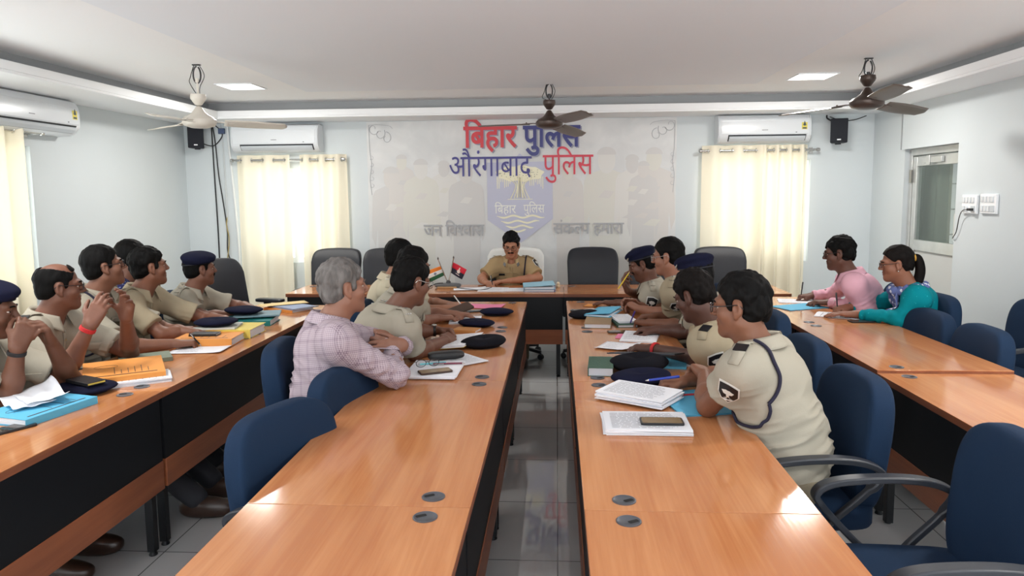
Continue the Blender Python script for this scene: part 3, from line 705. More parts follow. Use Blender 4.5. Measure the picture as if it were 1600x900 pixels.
# ------------------------------------------------------------------ blue office chairs
M_blue = mat('blue chair fabric', (24, 44, 69), .85, .2, bump=.15, bscale=400, vary=.05, vscale=4)
M_plast = mat('black chair plastic', (44, 47, 54), .38, .5)
def blue_chair():
    r = thing('office_chair', 'x', 'chair')                     # faces local +y, origin under the seat centre
    def bend(p):
        z = p.z; q = p.copy()
        q.y += -.35 * p.x * p.x * -1 + .0
        q.x *= 1 - .04 * max(0, z / .25) ** 2 - .08 * max(0, -z / .25)
        q.y += -.10 * (z / .25) * .28
        d = (p.x / .07) ** 2 + ((z + .12) / .035) ** 2
        if p.y > 0: q.y -= .012 * math.exp(-d)
        return q
    MB().superell((0, -.225, .69), (.250, .054, .25), .50, .36, 52, 34, fn=bend).build('backrest', M_blue, r, auto=False)
    def sb(p):
        q = p.copy(); q.z += -.25 * max(0, p.y - .1) ** 2 * 2 ; return q
    MB().superell((0, .02, .455), (.25, .25, .05), .35, .35, 40, 14, fn=sb).build('seat', M_blue, r, auto=False)
    bs = MB(); bs.strip(bez([(0, -.05, .395), (0, -.2, .39), (0, -.29, .46), (0, -.30, .62)], 6), .07, .02, (0, 1, 1)); bs.build('back_support', M_plast, r, bevel=.004)
    for s in (-1, 1):
        x = s * .275
        pts = bez([(x*.9, .02, .42), (x, .10, .48), (x*1.02, .21, .60), (x*1.02, .225, .645), (x*1.02, .16, .68), (x*1.02, .0, .695), (x*1.02, -.13, .685), (x*1.02, -.20, .645), (x*1.0, -.16, .58), (x*.96, -.05, .47), (x*.88, -.02, .42)], 6)
        n = len(pts); tp = [1.0 - .45 * (abs(i/(n-1) - .5) > .3) for i in range(n)]
        MB().strip(pts, .045, .022, [Vector((0, p.y - .0, p.z - .58)).normalized() if abs(p.z - .58) + abs(p.y) > .01 else Vector((0, 0, 1)) for p in pts], tp).build('armrest', M_plast, r, bevel=.005)
    MB().lathe([(.028, .09), (.028, .25), (.02, .25), (.02, .40), (.06, .40), (.08, .41)], 16).build('gas_lift', M_plast, r)
    for k in range(5):
        a = 2 * PI * k / 5 + .3
        M = RZ(a); MB().strip([M @ Vector(p) for p in ((.02, 0, .10), (.15, 0, .095), (.29, 0, .075))], .05, .03, (0, 0, 1), [1, .85, .6]).build('base_arm', M_plast, r, bevel=.004)
        c = MB()
        for s in (-1, 1): c.lathe([(.02, 0), (.028, .004), (.028, .014), (.02, .018)], 14, M @ T(.29, s * .012 - .009, .028) @ RX(-PI/2))
        c.lathe([(.008, .03), (.008, .07)], 8, M @ T(.29, 0, 0)); c.build('caster', M_plast, r)
    return r
CH = blue_chair(); _used = [0]
def place_chair(x, y, deg, label, group):
    rz = math.radians(deg - 90)
    if not _used[0]:
        _used[0] = 1; CH.location = (x, y, 0); CH.rotation_euler = (0, 0, rz); CH['label'] = label; CH['group'] = group; return CH
    return dup(CH, (x, y, 0), rz, label, group)

LOW = ('nearest the camera at the inner left', 'tucked in right beside', 'just in front of the woman', 'nearest of those at the right side')
# deg = direction the sitter faces (0 = +x, 180 = -x)
GL = 'blue chairs at the inner left tables'; GR = 'blue chairs at the inner right tables'; GF = 'blue chairs on the right side'; GW = 'blue chairs at the left tables'
place_chair(-.745, 2.27, -20, 'empty blue office chair nearest the camera at the inner left tables', GL)
place_chair(-.69, 2.86, -12, 'empty blue office chair tucked in right beside the man in the checked shirt', GL)
place_chair(-1.07, 3.26, 6, 'blue office chair under the man in the checked shirt', GL)
place_chair(-1.06, 3.86, 2, 'blue office chair under the officer clasping his hands on the inner left table', GL)
place_chair(-1.02, 4.50, 4, 'blue office chair under the officer resting his forearm on the inner left table', GL)
place_chair(-1.02, 5.10, 4, 'blue office chair under the officer holding the dark phone at the far end', GL)
place_chair(.91, 2.72, 182, 'blue office chair behind the nearest officer with the blue pen', GR)
place_chair(1.06, 2.0, 178, 'empty blue office chair with its curved black armrest showing, nearest on the right', GR)
place_chair(.94, 3.36, 180, 'blue office chair behind the dark-haired officer with the red wrist thread', GR)
place_chair(1.0, 4.10, 180, 'blue office chair under the officer whose beret shows behind a dark head', GR)
place_chair(1.0, 4.70, 180, 'blue office chair under the tall officer with clear glasses', GR)
place_chair(.98, 5.30, 180, 'blue office chair under the officer holding a yellow pencil', GR)
place_chair(2.34, 5.34, 186, 'blue office chair under the man in the pink shirt', GF)
place_chair(2.27, 4.80, 184, 'blue office chair under the woman in teal', GF)
place_chair(2.04, 4.42, 180, 'empty blue office chair just in front of the woman in teal', GF)
place_chair(2.05, 3.90, 178, 'empty blue office chair tucked in, nearest of those at the right side tables', GF)
place_chair(2.76, 4.50, 184, 'blue office chair at the right photo edge against the wall', GF)
place_chair(-2.52, 2.80, 0, 'blue office chair under the officer at the left photo edge', GW)
place_chair(-2.58, 3.30, 4, 'blue office chair behind the balding officer', GW)
place_chair(-2.62, 3.86, 0, 'blue office chair under the officer looking up through glasses', GW)
place_chair(-2.58, 4.36, 0, 'blue office chair under the young dark-haired officer', GW)
place_chair(-2.58, 4.92, 0, 'blue office chair under the officer in the navy beret on the left', GW)
place_chair(-3.12, 4.75, 0, 'blue office chair under the person in the blue patterned shirt', GW)

for o in list(COL.objects):
    if o.get('category') == 'chair' and any(t in o['label'] for t in LOW): o.scale = (1, 1, .95)
# ------------------------------------------------------------------ black executive chairs
M_leath = mat('black leather', (36, 38, 44), .45, .35, bump=.1, bscale=200)
def exec_chair(label, x, y, deg, group, W=.50, top=1.06, copy=None, tarms=True):
    if copy: return dup(copy, (x, y, 0), math.radians(deg - 90), label, group)
    r = thing('executive_chair', label, 'chair', (x, y, 0), math.radians(deg - 90), group)
    hz = (top - .50) / 2
    def bend(p):
        q = p.copy(); u = p.z / hz
        q.y += .5 * p.x * p.x - .05 * u + .03 * math.cos(u * 2.4) + (.02 if p.y > 0 else 0) * math.cos(u * 9) * .15
        q.x *= 1 - .06 * max(0, u) ** 3 - .10 * max(0, -u)
        q.z += -.25 * p.x * p.x * max(0, u)
        return q
    MB().superell((0, -.25, .50 + hz), (W/2, .045, hz), .22, .3, 44, 26, fn=bend).build('backrest', M_leath, r, auto=False)
    MB().superell((0, .02, .46), (.26, .26, .055), .35, .35, 36, 12).build('seat', M_leath, r, auto=False)
    MB().strip(bez([(0, -.05, .40), (0, -.22, .39), (0, -.31, .48), (0, -.30, .66)], 6), .08, .02, (0, 1, 1)).build('back_support', M_plast, r, bevel=.004)
    for s in (-1, 1):
        a = MB(); a.box(s*.29 - .016, s*.29 + .016, -.03, .03, .42, .66); a.box(min(s*.2, s*.3), max(s*.2, s*.3), -.02, .02, .41, .43); a.build('arm_post', M_plast, r, bevel=.004)
        MB().superell((s * .29, .03, .675), (.045, .14, .018), .4, .4, 24, 8).build('armrest', M_plast, r, auto=False)
    MB().lathe([(.028, .09), (.028, .25), (.02, .25), (.02, .40), (.06, .40), (.08, .41)], 16).build('gas_lift', M_plast, r)
    for k in range(5):
        M = RZ(2 * PI * k / 5 + .1); MB().strip([M @ Vector(p) for p in ((.02, 0, .10), (.15, 0, .095), (.30, 0, .075))], .05, .03, (0, 0, 1), [1, .85, .6]).build('base_arm', M_plast, r, bevel=.004)
        c = MB()
        for s in (-1, 1): c.lathe([(.02, 0), (.028, .004), (.028, .014), (.02, .018)], 14, M @ T(.30, s * .012 - .009, .028) @ RX(-PI/2))
        c.lathe([(.008, .03), (.008, .07)], 8, M @ T(.30, 0, 0)); c.build('caster', M_plast, r)
    return r
GE = 'black high-backed chairs behind the head tables'
ex = exec_chair('black high-backed chair in front of the left back curtains', -2.27, 6.93, -90, GE, .52, 1.075)
exec_chair('black high-backed chair between the left curtains and the officer in the white-draped chair', -1.73, 6.93, -90, GE, copy=ex)
exec_chair('empty black high-backed chair right of the officer in the white-draped chair', .36, 6.93, -90, GE, copy=ex)
exec_chair('black high-backed chair mostly hidden behind the officers on the right', .98, 6.95, -90, GE, copy=ex)
exec_chair('black high-backed chair in front of the right back curtains', 1.62, 6.93, -90, GE, copy=ex)
exec_chair('black high-backed chair turned sideways in the left corner', -2.70, 5.98, -12, GE, copy=ex)
# officer's chair under a white towel
wc = exec_chair('high-backed chair draped with a white towel, under the officer at the head table', -.42, 6.98, -90, GE, .52, 1.05)
M_towel = mat('white towel', (238, 240, 238), .9, .1, bump=.3, bscale=300)
tw = MB()
def tf(u, v):
    x = (u - .5) * .60; L = .62; s = (v - .5) * 2 * L                      # over the top edge, down both faces
    d = abs(s); top = 1.075 - .25 * x * x * 1.4
    y0 = -.30 + .5 * x * x
    z = top - max(0, d - .05)
    y = y0 + (.062 if s > 0 else -.062) * min(1, d / .05) + .004 * math.sin(18 * u + 3 * v) * min(1, d * 4) + (.05 * (top - z) / .5)
    if abs(x) > .25:
        e = abs(x) - .25; x = math.copysign(.25 + e * .75, x); z -= e * 1.1; y -= math.copysign(.03, s) * min(1, e * 12) * min(1, d * 12)
    return Vector((x, y, z))
tw.grid(tf, 30, 40)
o = tw.build('towel', M_towel, None, auto=False); s_ = o.modifiers.new('thick', 'SOLIDIFY'); s_.thickness = .006
o.location = (-.42, 6.98, 0); o.rotation_euler = (0, 0, math.radians(-180)); tag(o, 'white towel draped over the chair back behind the officer at the head table', 'towel')
# ------------------------------------------------------------------ people: smooth bodies grown from a distance field
class Field:
    def __init__(s, lo, hi, h):
        s.h = h; s.lo = np.array(lo, float) - 4 * h
        s.n = np.ceil((np.array(hi, float) + 4 * h - s.lo) / h).astype(int) + 1
        s.ax = [s.lo[i] + h * np.arange(s.n[i]) for i in range(3)]
        s.f = np.full(s.n, 1.0, np.float32)
    def sub(s, lo, hi, m):
        i0 = np.clip(np.floor((np.array(lo) - m - s.lo) / s.h).astype(int), 0, s.n - 1)
        i1 = np.clip(np.ceil((np.array(hi) + m - s.lo) / s.h).astype(int) + 1, 1, s.n)
        sl = tuple(slice(a, b) for a, b in zip(i0, i1))
        X = s.ax[0][sl[0]][:, None, None]; Y = s.ax[1][sl[1]][None, :, None]; Z = s.ax[2][sl[2]][None, None, :]
        return sl, X, Y, Z
    def comb(s, sl, d, k, op):
        a = s.f[sl]
        if a.size == 0: return
        if op == 'u':
            r = np.minimum(a, d)
            if k > 0: hh = np.maximum(k - np.abs(a - d), 0) / k; r = r - hh * hh * k * .25
        elif op == 's':
            d = -d; r = np.maximum(a, d)
            if k > 0: hh = np.maximum(k - np.abs(a - d), 0) / k; r = r + hh * hh * k * .25
        s.f[sl] = r
    def cap(s, a, b, ra, rb=None, k=.02, op='u', cuta=False, cutb=False):
        rb = ra if rb is None else rb
        a = np.array(a, float); b = np.array(b, float); R = max(ra, rb)
        sl, X, Y, Z = s.sub(np.minimum(a, b) - R, np.maximum(a, b) + R, k + 4 * s.h)
        d = b - a; L2 = max(d @ d, 1e-12)
        tt = ((X - a[0]) * d[0] + (Y - a[1]) * d[1] + (Z - a[2]) * d[2]) / L2
        t = np.clip(tt, 0, 1)
        q = np.sqrt((X - a[0] - t * d[0]) ** 2 + (Y - a[1] - t * d[1]) ** 2 + (Z - a[2] - t * d[2]) ** 2) - (ra + (rb - ra) * t)
        L = math.sqrt(L2)
        if cutb: q = np.maximum(q, (tt - 1) * L)
        if cuta: q = np.maximum(q, -tt * L)
        s.comb(sl, q, k, op)
    def chain(s, pts, rs, k=.02, op='u'):
        for i in range(len(pts) - 1): s.cap(pts[i], pts[i + 1], rs[i], rs[i + 1], k, op)
    def ell(s, c, r, R=None, k=.02, op='u'):
        c = np.array(c, float); r = np.array(r, float); m = r.max() if R is not None else r
        sl, X, Y, Z = s.sub(c - m, c + m, k + 4 * s.h)
        x, y, z = X - c[0], Y - c[1], Z - c[2]
        if R is not None:
            x, y, z = (R[0,0]*x + R[1,0]*y + R[2,0]*z), (R[0,1]*x + R[1,1]*y + R[2,1]*z), (R[0,2]*x + R[1,2]*y + R[2,2]*z)
        k0 = np.sqrt((x / r[0]) ** 2 + (y / r[1]) ** 2 + (z / r[2]) ** 2)
        k1 = np.sqrt((x / r[0] ** 2) ** 2 + (y / r[1] ** 2) ** 2 + (z / r[2] ** 2) ** 2)
        d = k0 * (k0 - 1) / np.maximum(k1, 1e-9)
        d = np.where(k0 < 1e-6, -r.min(), d)
        s.comb(sl, d, k, op)
    def mesh(s):
        f = s.f; sg = f < 0
        c = sg[:-1,:-1,:-1].astype(np.int8)
        for a in range(8):
            if a: c = c + sg[(a & 1):sg.shape[0]-1+(a & 1), ((a>>1)&1):sg.shape[1]-1+((a>>1)&1), ((a>>2)&1):sg.shape[2]-1+((a>>2)&1)]
        act = np.argwhere((c > 0) & (c < 8)); idx = np.full(c.shape, -1, np.int64); idx[tuple(act.T)] = np.arange(len(act))
        acc = np.zeros((len(act), 3)); cnt = np.zeros(len(act))
        off = [np.array(o) for o in ((0,0,0),(1,0,0),(0,1,0),(1,1,0),(0,0,1),(1,0,1),(0,1,1),(1,1,1))]
        V = [f[tuple((act + o).T)] for o in off]
        for i in range(8):
            for a in range(3):
                j = i | (1 << a)
                if j == i: continue
                m = (V[i] < 0) != (V[j] < 0)
                t = np.where(m, V[i] / np.where(m, V[i] - V[j], 1), 0)
                p = off[i][None, :] + t[:, None] * (off[j] - off[i])[None, :]
                acc[m] += p[m]; cnt[m] += 1
        v = s.lo + s.h * (act + acc / np.maximum(cnt, 1)[:, None])
        faces = []
        for a in range(3):
            b, c2 = (a + 1) % 3, (a + 2) % 3
            s0 = [slice(None)] * 3; s1 = [slice(None)] * 3; s0[a] = slice(0, -1); s1[a] = slice(1, None)
            A, B = sg[tuple(s0)], sg[tuple(s1)]
            e = np.argwhere(A != B)
            ok = (e[:, b] > 0) & (e[:, c2] > 0) & (e[:, b] < sg.shape[b] - 1) & (e[:, c2] < sg.shape[c2] - 1); e = e[ok]
            flip = B[tuple(e.T)]
            def cell(db, dc):
                q = e.copy(); q[:, b] += db; q[:, c2] += dc; return idx[tuple(q.T)]
            Q = np.stack([cell(-1,-1), cell(0,-1), cell(0,0), cell(-1,0)], 1)
            Q[flip] = Q[flip][:, ::-1]; faces.append(Q)
        F = np.concatenate(faces); F = F[(F >= 0).all(1)]
        return v, F
def vnoise(p, seed=0):
    """smooth value noise, numpy, p (n,3)"""
    i = np.floor(p).astype(np.int64); f = p - i; f = f * f * (3 - 2 * f)
    def hsh(q):
        n = q[:, 0] * 374761393 + q[:, 1] * 668265263 + q[:, 2] * 2147483647 + seed * 974711
        n = (n ^ (n >> 13)) * 1274126177; n = n ^ (n >> 16)
        return (n & 0xffff) / 65535.0
    r = 0
    for a in range(8):
        o = np.array([a & 1, (a >> 1) & 1, (a >> 2) & 1]); w_ = np.prod(np.where(o, f, 1 - f), 1); r = r + w_ * hsh(i + o)
    return r
def np_obj(name, v, F, m, parent, origin, smooth_it=1, disp=None, matidx=None):
    n = len(v)
    E_ = np.concatenate([F[:, [0,1]], F[:, [1,2]], F[:, [2,3]], F[:, [3,0]]])
    for _ in range(smooth_it):
        acc = np.zeros_like(v); cnt = np.zeros(n)
        for a in range(3): acc[:, a] = np.bincount(E_[:,0], v[E_[:,1],a], n) + np.bincount(E_[:,1], v[E_[:,0],a], n)
        cnt = np.bincount(E_[:,0], minlength=n) + np.bincount(E_[:,1], minlength=n)
        v = v * .5 + .5 * acc / np.maximum(cnt, 1)[:, None]
    if disp is not None:
        fn = np.cross(v[F[:,2]] - v[F[:,0]], v[F[:,3]] - v[F[:,1]]); nr = np.zeros_like(v)
        for j in range(4):
            for a in range(3): nr[:, a] += np.bincount(F[:, j], fn[:, a], n)
        nr /= np.maximum(np.linalg.norm(nr, axis=1), 1e-12)[:, None]
        v = v + nr * disp(v, nr)[:, None]
    me = bpy.data.meshes.new(name); w_ = v - np.array(origin)[None, :]
    me.vertices.add(n); me.vertices.foreach_set('co', w_.astype(np.float32).ravel())
    k = len(F); me.loops.add(4 * k); me.loops.foreach_set('vertex_index', F.astype(np.int32).ravel())
    me.polygons.add(k); me.polygons.foreach_set('loop_start', np.arange(0, 4 * k, 4, dtype=np.int32))
    ms = m if isinstance(m, (list, tuple)) else [m]
    for q in ms: me.materials.append(q)
    if matidx is not None: me.polygons.foreach_set('material_index', matidx(v[F].mean(1)).astype(np.int32))
    me.polygons.foreach_set('use_smooth', np.ones(k, bool)); me.update(calc_edges=True); me.validate()
    o = bpy.data.objects.new(name, me); COL.objects.link(o); o.parent = parent
    return o, v, F

def skin_mat(name, c, lips=False):
    m = mat(name, c, .5, .4, bump=.06, bscale=220, vary=.06, vscale=14); b = m.node_tree.nodes['Principled BSDF']
    b.inputs['Subsurface Weight'].default_value = .06; b.inputs['Subsurface Radius'].default_value = (.01, .004, .002); b.inputs['Subsurface Scale'].default_value = .5
    return m
M_eye = mat('eye white', (186, 172, 162), .2); M_iris = mat('iris dark', (30, 20, 16), .2)
M_hair = mat('black hair', (11, 10, 10), .65, .12, bump=.6, bscale=45, stretch=(1, 1, .25))
M_hairbrown = mat('dark brown hair', (17, 13, 12), .65, .12, bump=.6, bscale=45, stretch=(1, 1, .25))
M_hairgrey = mat('grey hair', (98, 94, 92), .6, .3, bump=.8, bscale=60, vary=.45, vscale=40, stretch=(1, 1, .3))
M_beret = mat('navy felt', (25, 27, 48), .95, .1, bump=.3, bscale=300)
M_bband = mat('beret band', (20, 21, 32), .6)
M_khaki = mat('khaki cloth', (163, 157, 143), .85, .15, bump=.12, bscale=350, vary=.03, vscale=8)
M_khaki2 = mat('deeper khaki cloth', (161, 149, 126), .85, .15, bump=.12, bscale=350, vary=.03, vscale=8)
M_khakip = mat('khaki trousers', (120, 111, 94), .85, .15, bump=.12, bscale=350)
M_dark = mat('dark trousers', (38, 38, 44), .8)
M_shoe = mat('brown leather shoe', (58, 40, 32), .3, .5)
M_silver = mat('silver metal', (200, 200, 196), .25, .5, .9)
M_frameb = mat('black spectacle frame', (24, 22, 26), .3); M_framec = mat('clear grey spectacle frame', (150, 140, 138), .3)
M_lens = glassy('spectacle lens', (.97, .98, 1, 1))
M_tagblk = mat('name tag black', (20, 20, 24), .4); M_cord = mat('navy cord', (28, 26, 50), .8, bump=.4, bscale=400)
M_pwhite = mat('patch white', (222, 222, 216), .7); M_thread = mat('red thread', (190, 36, 40), .7)
M_button = mat('khaki button', (168, 148, 112), .5)

POSE = {  # mcp, pip, dip for index..little ; thumb (abduct, flex)
    'flat':    ([(8, 10, 6)] * 4, (.75, 10)),
    'relax':   ([(22, 28, 15), (28, 34, 18), (32, 38, 20), (36, 42, 22)], (.6, 22)),
    'write':   ([(42, 38, 18), (50, 50, 28), (62, 62, 34), (68, 68, 36)], (.42, 34)),
    'clasp':   ([(48, 46, 22), (52, 50, 24), (54, 52, 24), (56, 52, 24)], (.5, 30)),
    'fist':    ([(62, 78, 40), (66, 82, 42), (70, 82, 42), (72, 80, 40)], (.35, 42)),
    'steeple': ([(14, 30, 16), (18, 34, 18), (22, 36, 18), (26, 38, 20)], (.7, 20)),
    'hold':    ([(34, 40, 22), (38, 44, 22), (40, 46, 24), (42, 48, 24)], (.55, 18)),
}
def nrm(v): v = np.array(v, float); return v / np.linalg.norm(v)
def add_hand(F, W, f, pn, side, pose, sc=1.0):
    f = nrm(f); pn = np.array(pn, float); pn = nrm(pn - f * (pn @ f)); t = np.cross(f, pn) * (1 if side == 'R' else -1)
    P, (ab, fl) = POSE[pose]; W = np.array(W, float)
    at = lambda a, b, c: W + sc * (f * a + t * b + pn * c)
    kn = [(.092, .030), (.095, .0105), (.090, -.009), (.080, -.027)]
    ln = [(.043, .026, .021), (.047, .030, .022), (.043, .028, .022), (.034, .021, .019)]
    for i, (a, b) in enumerate(kn):                                   # palm
        F.cap(at(.0, b * .55, 0), at(a, b, 0), .0155 * sc, .0125 * sc, .014)
    F.cap(at(.01, .018, .004), at(.055, .034, .010), .017 * sc, .013 * sc, .014); F.cap(at(.01, -.016, .004), at(.06, -.024, .006), .016 * sc, .012 * sc, .014)
    tips = []
    for i in range(4):
        p = at(*kn[i], 0); ang = 0; sp = (1.5 - i) * .055; r = (.0098, .0100, .0096, .0086)[i] * sc
        for j in range(3):
            ang += math.radians(P[i][j]); d = f * math.cos(ang) + pn * math.sin(ang) + t * sp * math.cos(ang); d = nrm(d)
            q = p + d * ln[i][j] * sc; F.cap(p, q, r, r * .92, .005 if j else .009); r *= .92; p = q
        tips.append(p)
    p = at(.028, .028, .006); d = nrm(f * (1 - ab * .5) + t * ab + pn * .35)
    q = p + d * .043 * sc; F.cap(p, q, .0135 * sc, .0115 * sc, .012)
    d2 = nrm(d + (-t * math.sin(math.radians(fl)) + f * .35 + pn * .12)); q2 = q + d2 * .031 * sc; F.cap(q, q2, .0112 * sc, .0102 * sc, .006)
    d3 = nrm(d2 + (-t * .35 * math.sin(math.radians(fl)) + f * .15)); q3 = q2 + d3 * .024 * sc; F.cap(q2, q3, .0102 * sc, .0085 * sc, .005)
    return tips, q3

def snap(bvh, p, off):
    r = bvh.find_nearest(Vector(p))
    if r[0] is None: return Vector(p)
    n = r[1]; return r[0] + n * off
def snapped_patch(bvh, c, ux, uy, outline, off, name, m, parent, origin, thick=.0, ring=2):
    """small flat badge laid on a curved surface: outline points (x,y) scaled along ux, uy about c"""
    c = Vector(c); ux = Vector(ux); uy = Vector(uy); mb = MB(); n = len(outline)
    r0 = bvh.find_nearest(c); nn = ux.cross(uy).normalized()
    if nn.dot(r0[1]) < 0: nn = -nn
    def on(q):
        r = bvh.ray_cast(q + nn * .15, -nn, .35)
        return r[0] + (r[1] * .6 + nn * .4) * off if r[0] is not None else snap(bvh, q, off)
    vs = [on(c)]; fs = []
    for k in range(1, ring + 1):
        for (x, y) in outline: vs.append(on(c + (ux * x + uy * y) * (k / ring)))
    for i in range(n): fs.append((0, 1 + i, 1 + (i + 1) % n))
    for k in range(1, ring):
        for i in range(n): a, b = 1 + (k-1)*n + i, 1 + (k-1)*n + (i+1) % n; fs.append((a, a + n, b + n, b))
    mb.add([v - Vector(origin) for v in vs], fs)
    o = mb.build(name, m, parent, auto=False)
    return o
SHIELD = [(-.5, .55), (0, .68), (.5, .55), (.5, -.1), (.32, -.42), (0, -.68), (-.32, -.42), (-.5, -.1)]

def person(name_label, hips, yaw, head, hyaw, hpitch=0.0, hroll=0.0, arms=None, skin=(128, 86, 64), h=.005, bulk=1.0, belly=0.0,
           shirt='uniform', khaki=None, sleeve=None, hair='short', beret=False, glasses=None, moustache=False, lean_back=0.03, twist=0.0,
           badges=True, lanyard=False, wrist=None, legs=True, stripes=False, tag_on=True, hs=1.0, shirt_mat=None, collar=True, shoulder_drop=.046, group=None, pants=None, knee=None, star=True, cord=None, foot=.06, badge_turn=.38, neck=.042, tabs=False):
    origin = np.array([hips[0], hips[1], 0.0])
    root = thing('person', name_label, 'person', tuple(origin), 0, group)
    ca, sa = math.cos(math.radians(yaw)), math.sin(math.radians(yaw))
    fw = np.array([ca, sa, 0]); lf = np.array([-sa, ca, 0]); up = np.array([0, 0, 1.0])
    hip = np.array([hips[0], hips[1], .575]); Hc = np.array(head, float)
    # head frame (columns: left, front, up)
    a, b, c = math.radians(hyaw), math.radians(hpitch), math.radians(hroll)
    hf = np.array([math.cos(a) * math.cos(b), math.sin(a) * math.cos(b), -math.sin(b)])
    hl = np.array([-math.sin(a), math.cos(a), 0]); hu = np.cross(hf, hl) * 1.0
    hl, hu = hl * math.cos(c) + hu * math.sin(c), hu * math.cos(c) - hl * math.sin(c)
    R = np.stack([hl, hf, hu], 1)
    hp = lambda x, y, z: Hc + hs * (R @ np.array([x, y, z], float))
    C = Hc * 1.0; C = C + (-neck) * fw * 1.0 + np.array([0, 0, -.170]) + (-.03) * hf * np.array([1, 1, 0])
    a2 = math.radians(yaw + twist); sl_ = np.array([-math.sin(a2), math.cos(a2), 0]); sfw = np.array([math.cos(a2), math.sin(a2), 0])
    sm = C + np.array([0, 0, -shoulder_drop]); SW = .158 * (.5 + .5 * bulk)
    S = {'L': sm + sl_ * SW, 'R': sm - sl_ * SW}
    spine = nrm(C - hip); back = -fw * lean_back
    chest = hip + (C - hip) * .66 + back; mid = hip + (C - hip) * .34 + back * 1.2
    Rt = np.stack([nrm(sl_ - spine * (sl_ @ spine)), nrm(np.cross(spine, sl_)) * -1, spine], 1)
    if Rt[:, 1] @ sfw < 0: Rt[:, 1] *= -1
    # ---------------- skin: one continuous body
    A = arms or {}
    pts = [hip - .1, hip + .1, Hc - .17, Hc + .17, C - .2, C + .2]
    for s in A: pts += [np.array(A[s]['E']) - .06, np.array(A[s]['E']) + .06, np.array(A[s]['W']) - .20, np.array(A[s]['W']) + .20, S[s]]
    pts = np.array(pts); Fd = Field(pts.min(0), pts.max(0), h)
    cap, ell = Fd.cap, Fd.ell
    HS = hs
    def hell(c_, r, k=.02, op='u'): ell(hp(*c_), np.array(r) * HS, R, k, op)
    hell((0, -.015, .03), (.073, .093, .085)); hell((0, .02, -.04), (.056, .066, .072), .03)
    for sx in (-1, 1):
        cap(hp(sx * .047, .0, -.058), hp(sx*.01, .060, -.092), .022 * HS, .02 * HS, .03); hell((sx * .04, .052, -.028), (.026, .026, .026), .02)
        cap(hp(sx * .042, .066, .022), hp(sx * .008, .083, .022), .012 * HS, .012 * HS, .014)
    hell((0, .066, -.097), (.020, .018, .017), .02)
    for sx in (-1, 1): hell((sx * .031, .096, .004), (.019, .017, .013), .014, 's')
    cap(hp(0, .083, .016), hp(0, .105, -.022), .0085 * HS, .0120 * HS, .012)
    for sx in (-1, 1): hell((sx * .0125, .094, -.027), (.009, .011, .008), .006)
    hell((0, .080, -.052), (.024, .014, .008), .010); hell((0, .079, -.066), (.020, .013, .008), .008); cap(hp(-.022, .091, -.0585), hp(.022, .091, -.0585), .0028, .0028, .003, 's')
    for sx in (-1, 1):
        hell((sx * .031, .0745, .010), (.0155, .013, .0065), .004); hell((sx * .031, .0735, -.006), (.0145, .012, .0045), .005)
        hell((sx * .076, -.008, -.005), (.011, .019, .032), .008); hell((sx * .084, -.002, .0), (.007, .010, .018), .006, 's'); hell((sx * .075, .002, -.034), (.008, .009, .011), .006)
    nb = hp(0, -.022, -.075)
    cap(nb, C + np.array([0, 0, .0]), .056, .060 * (.6 + .4 * bulk), .03); cap(hp(0, .002, -.085), C + fw * .03, .036, .045, .03)
    cap(C, chest, .06, .09, .03); cap(chest, hip, .09, .09, .03)
    tipsd = {}
    for s in A:
        E_, W_ = np.array(A[s]['E'], float), np.array(A[s]['W'], float)
        cap(C + np.array([0, 0, -.05]), S[s], .05, .05, .03)
        cap(S[s], E_, .050 * (.6 + .4 * bulk), .040, .02); fa = nrm(W_ - E_)
        mid_f = E_ + (W_ - E_) * .32
        cap(E_, mid_f, .039, .042 * (.7 + .3 * bulk), .02); cap(mid_f, W_, .042 * (.7 + .3 * bulk), .026, .02)
        tipsd[s] = add_hand(Fd, W_, A[s]['f'], A[s]['pn'], s, A[s]['pose'], A[s].get('sc', 1.0))
    ctr = np.array([hp(0, .092, -.059)]); ls = skin_mat('skin %d %d %d' % skin, skin); lp = mat('lips %d %d %d' % skin, tuple(int(q * .86) if i else int(q * .96) for i, q in enumerate(skin)), .45)
    def mi(p):
        q = (p - Hc) @ R / HS
        return ((np.abs(q[:, 0]) < .024) & (q[:, 1] > .078) & (q[:, 2] < -.046) & (q[:, 2] > -.072)).astype(int)
    v, F = Fd.mesh(); body, v, F = np_obj('body', v, F, [ls, lp], root, origin, 1, None, mi)
    body['label'] = 'head, arms and hands'
    def local(m4, name, m, par=root, **k): return m4.build(name, m, par, **k)
    O = Vector(origin); vp = lambda p: Vector(p) - O
    # eyes
    for sx in (-1, 1):
        e = MB(); e.m(0).superell((0, 0, 0), (.0108 * HS,) * 3, 1, 1, 14, 8)
        e.m(1).superell((0, .0072 * HS, 0), (.0068 * HS, .0052 * HS, .0068 * HS), 1, 1, 10, 6)
        M4 = Matrix(((R[0,0], R[0,1], R[0,2], 0), (R[1,0], R[1,1], R[1,2], 0), (R[2,0], R[2,1], R[2,2], 0), (0, 0, 0, 1)))
        q = vp(hp(sx * .031, .0705, .0022)); M4.translation = q; e.v = [tuple(M4 @ Vector(p)) for p in e.v]
        e.build('eye', [M_eye, M_iris], root, auto=False)
    M4 = Matrix(((R[0,0]*HS, R[0,1]*HS, R[0,2]*HS, 0), (R[1,0]*HS, R[1,1]*HS, R[1,2]*HS, 0), (R[2,0]*HS, R[2,1]*HS, R[2,2]*HS, 0), (0, 0, 0, 1))); M4.translation = vp(Hc)
    def inhead(mb, name, m, par=root, **k):
        mb.v = [tuple(M4 @ Vector(p)) for p in mb.v]; return mb.build(name, m, par, **k)
    # ---------------- hair, brows, moustache
    hm = M_hairgrey if hair == 'grey' else (M_hairbrown if hair in ('ponytail', 'brown') else M_hair)
    hh_ = min(h, .0045) if h < .006 else .0055
